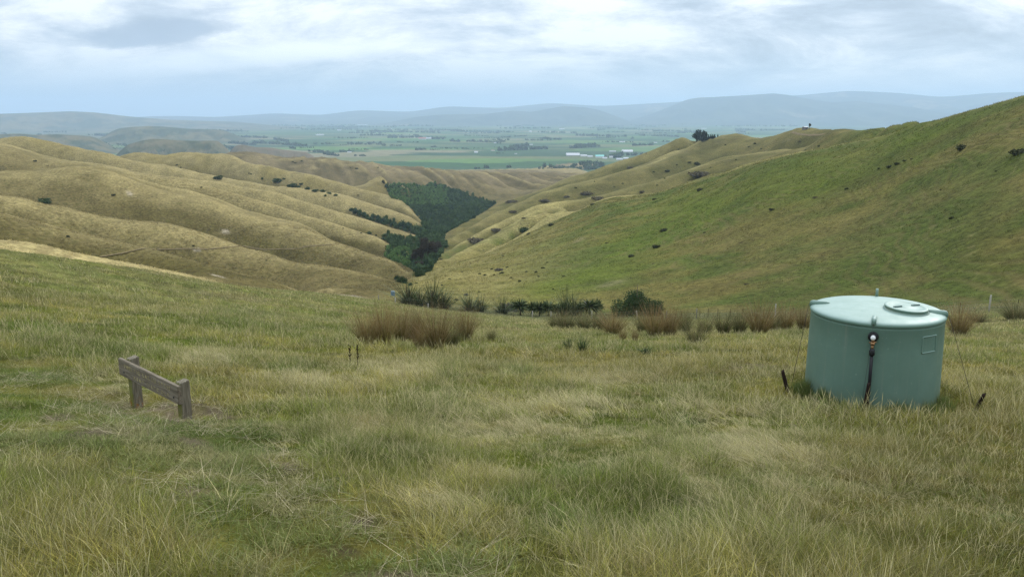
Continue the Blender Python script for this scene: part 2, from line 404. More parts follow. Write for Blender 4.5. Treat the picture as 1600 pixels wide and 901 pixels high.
right = mixc(GREEN * 1.2, OLIVE * 1.1, sstep(-.3, .45, n1 * .7 + n2 * .5))
right = mixc(right, TAN * .85, sstep(0, .6, n3 + .3 * n2) * .3)
lowR = sstep(0, 1, (985 - PX) / 260.0) * sstep(295, 380, PY) * (DD < 455)
right = mixc(right, mixc(TAN * 1.35, OLIVE * 1.3, sstep(-.2, .5, n2)), np.clip(lowR, 0, 1) * .8)
far = sstep(430, 560, DD)
right = mixc(right, mixc(OLIVE * .72, mixc(OLIVE, TAN, .5) * .85, sstep(-.3, .4, n1)), far * .9)
g1 = zone(PX, PY, [(1250,285,160,40,-.25),(1080,330,90,36,-.35),(930,430,120,22,-.3),(1000,380,70,24,-.3),(1420,215,90,22,-.3)]) * (DD < 460)
right = mixc(right, np.array((.105,.135,.018)), np.clip(g1 * (1 + .5 * n2), 0, 1) * .8)
b1 = zone(PX, PY, [(1150,360,180,12,-.32),(1340,290,120,9,-.36),(1480,215,120,9,-.4),(1010,440,90,16,-.2),(1560,400,60,60,0),(1100,450,80,14,0),(1220,330,60,8,-.35)]) * (DD < 460)
right = mixc(right, np.array((.14,.112,.036)), np.clip(b1 * (1 + .6 * n2), 0, 1) * .5)
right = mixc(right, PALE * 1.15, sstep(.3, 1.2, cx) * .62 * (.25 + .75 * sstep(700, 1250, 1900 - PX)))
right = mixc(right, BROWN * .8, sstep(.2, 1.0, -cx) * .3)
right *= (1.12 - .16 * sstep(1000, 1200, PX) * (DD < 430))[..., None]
# dry pale grass along the crests, paled further to paint the lit tops
crest = np.zeros_like(DD); wob = .006 * fbm(XX / 20, YY / 20, 3, 171)
for L_, w_ in ((S2, .8), (S3, .75), (S4, .5), (S5, .5), (S6, .75), (S7, .65), (S8, .6), (R1, 1.0), (LD, .8), (LC, .8), (LA, .8), (R4, .4)):
    f_ = lerp_line(L_); xa = np.linspace(f_(0)[2], f_(0)[3], 200); ya, da = f_(xa)[:2]; aa_ = pix_as(xa, ya)[0]
    ld = np.log(DD) - np.interp(AZ, aa_, np.log(da)) + wob; ins = (AZ > aa_[0]) & (AZ < aa_[-1])
    if L_ is R1: w_ = w_ * (1 - .75 * sstep(1180, 1420, PX))
    crest = np.maximum(crest, ins * w_ * np.where(ld < 0, np.exp(-(ld / .035) ** 2), np.exp(-(ld / .02) ** 2)))
crest *= np.clip(.75 + .6 * fbm(XX / 30, YY / 30, 3, 181), .2, 1)
left = mixc(left, PALE * 1.2, crest * .85); right = mixc(right, PALE * 1.1, crest * .75)
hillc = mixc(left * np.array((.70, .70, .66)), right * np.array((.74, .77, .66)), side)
def spots(lst, col, w):
    global hillc
    hillc = mixc(hillc, np.array(col), np.clip(zone(PX, PY, lst) * 1.5, 0, 1) ** 2 * w * (DD > 110))
spots([(202,301,6,2.6,.3),(350,361,9,2.6,.15),(196,299,3,1.5,0),(303,389,4,2,0),(310,390,3,1.8,0),(548,463,22,2,.1),(560,469,10,3,0),(340,431,14,1,.25)], (.40,.34,.25), .8)   # slips of bare clay
spots([(955,443,26,4,-.25),(905,375,10,3,-.4),(1230,219,8,2,-.3)], (.25,.205,.13), .3)
BARE = [(a_, b_, c_ * 1.35, d_ * 1.35, e_) for a_, b_, c_, d_, e_ in BARE]
nearc = near_tint(XX, YY, PX, PY, DD) * .62
nearc = mixc(nearc, SOIL, np.clip(zone(PX, PY, BARE) * (1.1 + 1.2 * fbm(XX / .4, YY / .4, 3, 133)), 0, 1) * .85)
bound = np.interp(PX, [p_[0] for p_ in N0], [p_[2] for p_ in N0])
kk = sstep(0, 14, DD - bound - 3)
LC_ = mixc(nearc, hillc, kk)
# reedy strip beyond the fence
reed = np.exp(-((DD - bound - 8) / 11) ** 2) * sstep(600, 700, PX)
LC_ = mixc(LC_, np.array((.10,.115,.055)), reed * .6)
LC_ *= np.clip(1 + .10 * n2 + .07 * n1, .6, 1.5)[..., None]

# ------------------------------------------------------------------ land mesh
idx = np.arange(NA * ND).reshape(NA, ND)
q = np.stack([idx[:-1, :-1], idx[1:, :-1], idx[1:, 1:], idx[:-1, 1:]], -1).reshape(-1, 4)[:, ::-1]
V = np.stack([XX, YY, ZZ], -1).reshape(-1, 3)
seam = np.stack([idx[-1, :-1], idx[0, :-1], idx[0, 1:], idx[-1, 1:]], -1)[:, ::-1]
V = np.vstack([V, [[0, 0, -1.62]]])
cap = np.array([[idx[i, 0], idx[(i + 1) % NA, 0], NA * ND, NA * ND] for i in range(NA)])[:, ::-1]
m, nt, b = material('hill_grass', .95, .05)
geo = nt.add('ShaderNodeNewGeometry'); pos = geo.outputs['Position']
att = nt.add('ShaderNodeAttribute', attribute_name='col')
na = nt.noise(pos, .9, 9, .68); nb = nt.noise(pos, .11, 7, .62); nc = nt.noise(nt.mapping(pos, (1, 1, 3.0)), .35, 6, .7, .6)
f = nt.math('ADD', nt.mapr(na, .28, .72, .40, 1.60), nt.mapr(nb, .3, .7, -.22, .22))
col = nt.mix(1.0, att.outputs['Color'], nt.mix(0, (1, 1, 1), (1, 1, 1)), 'MULTIPLY')
comb = nt.add('ShaderNodeCombineColor'); [nt.link(f, comb.inputs[i]) for i in range(3)]
col = nt.mix(1.0, att.outputs['Color'], comb.outputs[0], 'MULTIPLY')
col = nt.mix(nt.mapr(nc, .52, .75, 0, .55), col, (.085, .095, .024))
col = nt.mix(nt.mapr(nt.noise(pos, .26, 6, .7, 1.2), .58, .76, 0, .5), col, (.30, .245, .115))
# stock tracks along the contours
sep = nt.add('ShaderNodeSeparateXYZ'); nt.link(pos, sep.inputs[0])
tz = nt.math('ADD', sep.outputs[2], nt.math('MULTIPLY', nt.noise(pos, .035, 2, .5), 12.0))
tw = nt.math('SINE', nt.math('MULTIPLY', tz, 4.4))
tm = nt.math('MULTIPLY', nt.mapr(tw, -.2, 1, 0, 1), nt.mapr(nt.noise(pos, .028, 3, .5), .47, .66, 0, 1))
col = nt.mix(nt.math('MULTIPLY', tm, .42), col, (.14, .105, .045))
nt.link(col, b.inputs['Base Color'])
hgt = nt.math('ADD', nt.math('MULTIPLY', na, .55), nt.math('MULTIPLY', tm, -.2))
bn = bump(nt, b, hgt, .9, 1.1)
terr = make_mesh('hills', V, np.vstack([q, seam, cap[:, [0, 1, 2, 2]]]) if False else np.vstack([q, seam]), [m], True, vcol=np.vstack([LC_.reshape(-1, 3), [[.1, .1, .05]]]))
put('hillside_ground', terr, kind='structure')
M_HILL = m

# ------------------------------------------------------------------ plain, far hills and mountains
m, nt, b = material('plain_fields', .95, .05)
geo = nt.add('ShaderNodeNewGeometry'); pos = geo.outputs['Position']
wp = nt.mapping(pos, (1 / 620, 1 / 330, 0), (0, 0, R(24)))
vor = nt.add('ShaderNodeTexVoronoi', distance='CHEBYCHEV', i_Scale=1.0, i_Randomness=.85); nt.link(wp, vor.inputs['Vector'])
sp = nt.add('ShaderNodeSeparateColor'); nt.link(vor.outputs['Color'], sp.inputs[0])
fc = nt.ramp(sp.outputs[0], [(0, (.035,.085,.026)), (.22, (.05,.115,.033)), (.36, (.03,.07,.028)), (.5, (.095,.17,.04)), (.62, (.14,.15,.06)), (.70, (.045,.085,.035)), (.84, (.13,.15,.06)), (.91, (.20,.18,.10)), (.955, (.05,.09,.04)), (.985, (.26,.25,.19))], 'CONSTANT')
big = nt.noise(pos, .00035, 3, .55)
fc = nt.mix(nt.mapr(big, .45, .62, 0, .6), fc, (.05, .085, .04))
sx = nt.add('ShaderNodeSeparateXYZ'); nt.link(pos, sx.inputs[0])
wst = nt.mapr(nt.math('ADD', sx.outputs[0], nt.math('MULTIPLY', sx.outputs[1], .22)), -1800, -200, 1, 0)
fc = nt.mix(nt.math('MULTIPLY', wst, .55), fc, nt.mix(nt.noise(pos, .0012, 4, .6), (.075,.075,.045), (.15,.135,.08)))
rows = nt.noise(pos, .02, 5, .7)
cc = nt.add('ShaderNodeCombineColor'); fr = nt.mapr(rows, .3, .7, .75, 1.25); [nt.link(fr, cc.inputs[i]) for i in range(3)]
nt.link(nt.mix(1.0, fc, cc.outputs[0], 'MULTIPLY'), b.inputs['Base Color'])
az2 = np.linspace(-1.1, 1.1, 160); d2 = np.exp(np.linspace(math.log(2300), math.log(36000), 60))
A2, D2 = np.meshgrid(az2, d2, indexing='ij')
i2 = np.arange(A2.size).reshape(A2.shape)
q2 = np.stack([i2[:-1, :-1], i2[1:, :-1], i2[1:, 1:], i2[:-1, 1:]], -1).reshape(-1, 4)[:, ::-1]
put('river_plain', make_mesh('plain', np.stack([np.sin(A2) * D2, np.cos(A2) * D2, np.full_like(A2, PLAIN)], -1).reshape(-1, 3), q2, [m], True), kind='structure')

def range_hill(name, sky, dc, d0, d1, mat, spur=.25, wl=900, na_=220, nd_=46, seed=1, pw=1.0):
    """a hill or range whose skyline stands dc metres away"""
    xs = [p_[0] for p_ in sky]; ys = [p_[1] for p_ in sky]
    xg = np.linspace(xs[0], xs[-1], na_); yg = np.interp(xg, xs, ys)
    ker = np.array([1, 2, 3, 2, 1.]) / 9; yg = np.convolve(np.pad(yg, 2, mode='edge'), ker, 'valid')
    a_, s_ = pix_as(xg, yg); top = s_ * dc
    dg = np.concatenate([np.linspace(d0, dc, nd_ * 2 // 3), np.linspace(dc, d1, nd_ // 3 + 1)[1:]])
    A_, D_ = np.meshgrid(a_, dg, indexing='ij'); T_ = np.repeat(top[:, None], len(dg), 1)
    pr = np.where(D_ <= dc, (D_ - d0) / (dc - d0), (d1 - D_) / (d1 - dc)) ** pw
    pr = pr * pr * (3 - 2 * pr) * .5 + pr * .5
    X_, Y_ = np.sin(A_) * D_, np.cos(A_) * D_
    rid = np.abs(fbm(X_ / wl, Y_ / (wl * 1.6), 5, seed))
    Hh = (T_ - PLAIN)
    Z_ = PLAIN - 4 + Hh * pr * (1 - spur * 2.2 * rid * np.clip((1 - pr) * 2.2, 0, 1)) + 4 * pr
    edge = sstep(0, 1, np.minimum(np.arange(na_), np.arange(na_)[::-1]) / (na_ * .22))[:, None]
    Z_ = PLAIN - 4 + (Z_ - PLAIN + 4) * edge
    ii = np.arange(A_.size).reshape(A_.shape)
    qq = np.stack([ii[:-1, :-1], ii[1:, :-1], ii[1:, 1:], ii[:-1, 1:]], -1).reshape(-1, 4)[:, ::-1]
    return put(name, make_mesh(name, np.stack([X_, Y_, Z_], -1).reshape(-1, 3), qq, [mat], True), kind='structure')
def hill_mat(name, c1, c2, sc, th=(.42, .6), c3=None):
    m, nt, b = material(name, .95, .05)
    geo = nt.add('ShaderNodeNewGeometry'); pos = geo.outputs['Position']
    c = nt.mix(nt.mapr(nt.noise(pos, sc, 6, .6), th[0], th[1], 0, 1), c1, c2)
    if c3: c = nt.mix(nt.mapr(nt.noise(pos, sc * .6, 5, .65, .5), .60, .64, 0, .9), c, c3)
    nt.link(c, b.inputs['Base Color']); return m
M_FOR = hill_mat('forest_range', (.035,.05,.028), (.065,.075,.04), .0012, c3=(.17,.14,.085))
M_FAR = hill_mat('far_hill', (.06,.075,.04), (.14,.125,.065), .004)
M_D1 = hill_mat('dry_hill', (.055,.068,.032), (.13,.115,.06), .012)
M_D2 = hill_mat('tan_hill', (.15,.115,.07), (.11,.095,.055), .012)
range_hill('mountains', [(930,189),(960,178),(1000,166),(1040,160),(1075,153),(1110,152),(1150,150),(1180,148),(1210,146),(1235,149),(1265,155),(1300,160),(1340,158),(1375,162),(1425,167),(1470,176),(1560,183),(1700,188)], 17500, 14600, 21000, M_FOR, .3, 1500, seed=11)
range_hill('mountains', [(-500,188),(-300,187),(-100,186),(60,187),(160,185),(260,181),(340,183),(430,177),(500,180),(560,172),(640,175),(700,166),(780,169),(860,161),(940,166),(1050,160),(1150,152),(1250,149),(1325,142),(1400,145),(1470,152),(1540,146),(1650,138),(1800,148),(2100,150)], 22000, 16000, 27000, M_FOR, .4, 1800, 300, seed=14)
range_hill('mountains', [(560,192),(620,185),(690,179),(760,178),(800,173),(830,175),(880,166),(915,168),(950,174),(990,182),(1030,189)], 15800, 13800, 19000, M_FOR, .3, 1300, seed=17)
range_hill('far_hill', [(-200,182),(-60,179),(0,178),(60,176),(110,174),(150,176),(200,182),(260,187),(330,189.5),(420,191),(500,192)], 12500, 10600, 14500, M_FAR, .38, 500, seed=21)
range_hill('far_hill', [(130,206),(165,203.5),(200,199),(230,197),(255,198),(290,201),(340,203),(400,204)], 6600, 6000, 7500, M_FAR, .4, 240, seed=23)
range_hill('far_hill', [(-60,213),(-10,210),(30,209),(55,211),(90,210),(130,212),(155,215),(200,220)], 4900, 4500, 5600, M_D1, .25, 220, seed=25)
range_hill('near_plain_hill', [(150,239),(174,235),(200,226),(220,220),(240,217),(260,218),(280,219.5),(300,220),(340,220),(356,226),(372,236),(390,242)], 3700, 3350, 4200, M_D1, .5, 120, seed=27)
range_hill('near_plain_hill', [(330,234),(350,230),(370,227),(380,226),(400,230),(424,231),(450,235),(480,238),(500,244),(520,250)], 3300, 3050, 3650, M_D2, .3, 130, seed=29)

# ------------------------------------------------------------------ light, sky and air
SUN_EL, SUN_AZ = 36.0, 42.0      # degrees; azimuth clockwise from the view direction
sun_d = bpy.data.lights.new('sun', 'SUN'); sun_d.energy = 1.5; sun_d.angle = R(10); sun_d.color = (1, .95, .87)
sun = bpy.data.objects.new('sun', sun_d); COL.objects.link(sun)
sd = Vector((math.sin(R(SUN_AZ)) * math.cos(R(SUN_EL)), math.cos(R(SUN_AZ)) * math.cos(R(SUN_EL)), math.sin(R(SUN_EL))))
sun.rotation_euler = (-sd).to_track_quat('-Z', 'Y').to_euler()
wd = bpy.data.worlds.new('World'); scene.world = wd; wd.use_nodes = True
nt = NT(wd.node_tree); bg = nt.n['Background']
sky = nt.add('ShaderNodeTexSky', sky_type='NISHITA', sun_disc=False, sun_elevation=R(SUN_EL), sun_rotation=R(SUN_AZ), altitude=200)
tc = nt.add('ShaderNodeTexCoord'); dv = tc.outputs['Generated']
sp = nt.add('ShaderNodeSeparateXYZ'); nt.link(dv, sp.inputs[0])
zc = nt.math('ADD', nt.math('MAXIMUM', sp.outputs[2], 0.0), .30)
cu = nt.math('DIVIDE', sp.outputs[0], zc); cv = nt.math('DIVIDE', sp.outputs[1], zc)
cb = nt.add('ShaderNodeCombineXYZ'); nt.link(cu, cb.inputs[0]); nt.link(cv, cb.inputs[1])
cl = nt.noise(nt.mapping(cb.outputs[0], (.62, .85, 1), (0, 0, R(8)), (3.1, 1.7, 0)), 3.3, 13, .66, .3)
cl2 = nt.noise(nt.mapping(cb.outputs[0], (.22, .34, 1), (0, 0, 0), (9.3, 4.1, 0)), 3.6, 5, .5, .2)
cs = nt.math('ADD', nt.math('MULTIPLY', cl, .82), nt.math('MULTIPLY', cl2, .28))
cc = nt.ramp(cs, [(.41, (.37,.44,.52)), (.465, (.46,.54,.63)), (.515, (.585,.66,.745)), (.56, (.74,.795,.85)), (.635, (.98,1.01,1.03))])
# one darker cloud low on the left
def ell(cx_, cy_, rx, ry):
    a_, s_ = pix_as(cx_, cy_); z_ = float(s_) / math.hypot(1, float(s_)); h_ = math.sqrt(1 - z_ * z_)
    u0, v0 = math.sin(a_) * h_ / (z_ + .30), math.cos(a_) * h_ / (z_ + .30)
    du = nt.math('DIVIDE', nt.math('SUBTRACT', cu, u0), rx); dv_ = nt.math('DIVIDE', nt.math('SUBTRACT', cv, v0), ry)
    r2 = nt.math('ADD', nt.math('MULTIPLY', du, du), nt.math('MULTIPLY', dv_, dv_))
    return nt.mapr(nt.math('ADD', r2, nt.math('MULTIPLY', nt.math('SUBTRACT', cl, .5), 3.2)), .45, 1.25, 1, 0)
cc = nt.mix(nt.math('MULTIPLY', ell(242, 55, .22, .085), .85), cc, (.37, .45, .56))
cc = nt.mix(nt.math('MULTIPLY', ell(330, 95, .7, .10), .45), cc, (1.15, 1.2, 1.22))
low = nt.mapr(sp.outputs[2], .012, .075, 1, 0)
cc = nt.mix(nt.math('MULTIPLY', low, .9), cc, (.40, .54, .67))          # blue murk along the horizon
# overcast: brighter overhead than at the horizon
lift = nt.math('ADD', 1.0, nt.math('MULTIPLY', nt.math('POWER', nt.math('MAXIMUM', sp.outputs[2], 0.0), 1.5), 1.5))
lc = nt.add('ShaderNodeCombineColor'); [nt.link(lift, lc.inputs[i]) for i in range(3)]
cc = nt.mix(1.0, cc, lc.outputs[0], 'MULTIPLY')
sk = nt.mix(1.0, sky.outputs[0], (.1, .1, .1), 'MULTIPLY')
fin = nt.mix(.9, sk, cc)
nt.link(fin, bg.inputs['Color']); bg.inputs['Strength'].default_value = .86
# the air itself
def haze_box():
    x0, x1, y0, y1, z0, z1 = -40000, 40000, -4000, 40000, PLAIN - 12, 700
    v = [(x, y, z) for x in (x0, x1) for y in (y0, y1) for z in (z0, z1)]
    f = [(0, 1, 3, 2), (4, 6, 7, 5), (0, 4, 5, 1), (2, 3, 7, 6), (0, 2, 6, 4), (1, 5, 7, 3)]
    m = bpy.data.materials.new('air'); m.use_nodes = True; m.node_tree.nodes.clear(); nt = NT(m.node_tree)
    out = nt.add('ShaderNodeOutputMaterial'); pv = nt.add('ShaderNodeVolumePrincipled')
    pv.inputs['Color'].default_value = (.60, .785, 1.0, 1); pv.inputs['Density'].default_value = HAZE; pv.inputs['Anisotropy'].default_value = .15
    nt.link(pv.outputs[0], out.inputs['Volume'])
    o = put('haze', make_mesh('haze', v, f, [m], False), kind='stuff'); o.display_type = 'WIRE'
HAZE = 7.0e-5
haze_box()
vs = scene.view_settings; vs.view_transform = 'Standard'; vs.look = 'None'; vs.gamma = 1.0; vs.use_curve_mapping = False; vs.exposure = .45
scene.display_settings.display_device = 'sRGB'
cy = scene.cycles
cy.max_bounces = 5; cy.diffuse_bounces = 3; cy.glossy_bounces = 2; cy.transmission_bounces = 3; cy.volume_bounces = 1; cy.transparent_max_bounces = 6
cy.use_denoising = True; cy.denoiser = 'OPENIMAGEDENOISE'; cy.denoising_input_passes = 'RGB_ALBEDO_NORMAL'
cy.denoising_prefilter = 'NONE'
cy.sample_clamp_indirect = 6.0; cy.use_adaptive_sampling = False
cy.caustics_reflective = False; cy.caustics_refractive = False
# ------------------------------------------------------------------ plant materials
def leaf_mat(name, stops, rough=.75, trans=.25, per=.25):
    """leaf colour varies from face to face (attribute v) and from plant to plant"""
    m, nt, b = material(name, rough, .12)
    at = nt.add('ShaderNodeAttribute', attribute_name='v'); oi = nt.add('ShaderNodeObjectInfo')
    c = nt.ramp(nt.math('ADD', nt.math('MULTIPLY', at.outputs['Fac'], 1 - per), nt.math('MULTIPLY', oi.outputs['Random'], per)), stops)
    nt.link(c, b.inputs['Base Color'])
    tr = nt.add('ShaderNodeBsdfTranslucent'); nt.link(c, tr.inputs[0])
    mx = nt.add('ShaderNodeMixShader'); mx.inputs[0].default_value = trans
    nt.link(b.outputs[0], mx.inputs[1]); nt.link(tr.outputs[0], mx.inputs[2]); nt.link(mx.outputs[0], nt.n['Material Output'].inputs['Surface'])
    return m
M_GORSE = leaf_mat('gorse_leaf', [(0, (.026,.032,.015)), (.5, (.046,.054,.024)), (1, (.085,.09,.04))])
M_SCRUB = leaf_mat('brown_scrub_leaf', [(0, (.075,.065,.04)), (.5, (.115,.10,.06)), (1, (.16,.14,.08))])
M_GREENB = leaf_mat('green_bush_leaf', [(0, (.022,.040,.016)), (.5, (.042,.072,.024)), (1, (.08,.12,.035))])
M_NATIVE = leaf_mat('native_bush_leaf', [(0, (.030,.055,.026)), (.45, (.055,.095,.04)), (1, (.105,.16,.06))], per=.55)
M_NATIVE2 = leaf_mat('young_plantation_leaf', [(0, (.08,.14,.045)), (.5, (.11,.19,.06)), (1, (.15,.235,.08))], per=.5)
M_PINE = leaf_mat('pine_needle', [(0, (.012,.020,.014)), (.5, (.02,.032,.02)), (1, (.036,.05,.028))])
M_GUM = leaf_mat('gum_leaf', [(0, (.026,.024,.018)), (.5, (.045,.038,.026)), (1, (.075,.058,.038))])
M_GREYB = leaf_mat('grey_shrub_leaf', [(0, (.07,.065,.05)), (.5, (.11,.10,.08)), (1, (.16,.145,.115))])
M_FLAX = leaf_mat('flax_leaf', [(0, (.02,.032,.012)), (.5, (.045,.068,.024)), (1, (.13,.16,.07))], .5, .15)
M_BARK, _nt, _b = material('bark', .9, .1)
_geo = _nt.add('ShaderNodeNewGeometry'); _nt.link(_nt.ramp(_nt.noise(_geo.outputs['Position'], 6, 5, .6), [(.3, (.05,.04,.03)), (.7, (.14,.115,.09))]), _b.inputs['Base Color'])

def leaf_cloud(n, lumps, size, seed, up=.25):
    """n leaf-sized quads spread through the volume of several lumps (x, y, z, rx, ry, rz)"""
    g = np.random.default_rng(seed); L = np.array(lumps, float)
    w = (L[:, 3] * L[:, 4] * L[:, 5]) ** (2 / 3); pick = g.choice(len(L), n, p=w / w.sum())
    dirs = g.normal(size=(n, 3)); dirs /= np.linalg.norm(dirs, axis=1)[:, None]
    rad = np.clip(g.normal(.9, .14, n), .3, 1.12)
    rad *= 1 + .16 * np.sin(dirs[:, 0] * 7 + seed) * np.cos(dirs[:, 1] * 6 + 2 * seed) + .1 * np.sin(dirs[:, 2] * 9 + seed)
    C = L[pick, :3] + dirs * rad[:, None] * L[pick, 3:6]
    nrm = dirs * .6 + g.normal(size=(n, 3)) * .7; nrm[:, 2] += up
    nrm /= np.linalg.norm(nrm, axis=1)[:, None]
    t = np.cross(nrm, g.normal(size=(n, 3))); t /= np.linalg.norm(t, axis=1)[:, None]; bt = np.cross(nrm, t)
    s = size * g.uniform(.6, 1.35, n)[:, None]
    V = np.stack([C - t * s, C - bt * s * .55, C + t * s, C + bt * s * .55], 1).reshape(-1, 3)
    lump_v = g.uniform(0, 1, len(L))[pick]
    v = np.clip(.5 * lump_v + .5 * g.uniform(0, 1, n), 0, 1)
    return V, np.arange(4 * n).reshape(n, 4), v
def bush_mesh(name, seed, n, mat, size, nl=6, flat=.75, spread=.55):
    g = np.random.default_rng(seed); L = []
    for i in range(nl):
        a = g.uniform(0, 6.28); r = spread * math.sqrt(g.uniform(0, 1)); s = g.uniform(.32, .55)
        L.append((r * math.cos(a), r * math.sin(a), s * flat * g.uniform(.7, 1.35), s, s, s * flat))
    V, F, v = leaf_cloud(n, L, size, seed); V[:, 2] = np.maximum(V[:, 2], -.05)
    return make_mesh(name, V, F, [mat], None, fattr=v)
def tube(path, radii, n=8, cap=True):
    V, F = [], []
    P_ = [Vector(p) for p in path]
    for i, p in enumerate(P_):
        t = (P_[min(i + 1, len(P_) - 1)] - P_[max(i - 1, 0)]).normalized()
        a = t.orthogonal().normalized() if abs(t.z) > .98 else t.cross(Vector((0, 0, 1))).normalized(); b_ = t.cross(a)
        for k_ in range(n):
            q_ = 2 * math.pi * k_ / n; V.append(tuple(p + radii[i] * (math.cos(q_) * a + math.sin(q_) * b_)))
    for i in range(len(P_) - 1):
        for k_ in range(n):
            F.append((i * n + k_, i * n + (k_ + 1) % n, (i + 1) * n + (k_ + 1) % n, (i + 1) * n + k_))
    if cap: F.append(tuple(range(n))[::-1]); F.append(tuple((len(P_) - 1) * n + k_ for k_ in range(n)))
    return V, F
def join(*parts):
    V, F = [], []
    for v, f in parts:
        o = len(V); V += [tuple(p) for p in v]; F += [tuple(i + o for i in q_) for q_ in f]
    return V, F
def box(x0, x1, y0, y1, z0, z1):
    v = [(x, y, z) for x in (x0, x1) for y in (y0, y1) for z in (z0, z1)]
    return v, [(0, 1, 3, 2), (4, 6, 7, 5), (0, 4, 5, 1), (2, 3, 7, 6), (0, 2, 6, 4), (1, 5, 7, 3)]
def bevel(me, w=.006, seg=2):
    import bmesh
    bm = bmesh.new(); bm.from_mesh(me); bmesh.ops.recalc_face_normals(bm, faces=bm.faces)
    bmesh.ops.bevel(bm, geom=list(bm.edges), offset=w, segments=seg, affect='EDGES', clamp_overlap=True)
    bm.to_mesh(me); bm.free(); return me
def px_size(px, d): return px * d / FPX          # pixels of the photograph -> metres

# ------------------------------------------------------------------ bushes on the hills
BUSH = {}
for kind, mat, fl in (('gorse', M_GORSE, .62), ('scrub', M_SCRUB, .5), ('green', M_GREENB, .8), ('grey', M_GREYB, .7)):
    BUSH[kind] = [bush_mesh('bush_' + kind, 40 + i * 7 + len(kind), 520, mat, .13, 7, fl) for i in range(4)]
NAMES = {'gorse': ('dark_bush', 'bush'), 'scrub': ('brown_scrub', 'scrub'), 'green': ('green_bush', 'bush'), 'grey': ('grey_shrub', 'shrub')}
def put_bush(x, y, w, kind, label, group=None, hk=1.0):
    h_ = hit(x, y)
    if h_ is None: return
    X, Y, Z, d = h_
    nm, cat = NAMES[kind]; r = px_size(w, d) * .5 * .88
    o = put(nm, BUSH[kind][random.randrange(4)], None, (X, Y, Z - .12 * r))
    o.scale = (r * random.uniform(.95, 1.15), r, r * hk * random.uniform(.85, 1.15)); o.rotation_euler.z = random.uniform(0, 6.28)
    o['label'] = label; o['category'] = cat
    if group: o['group'] = group
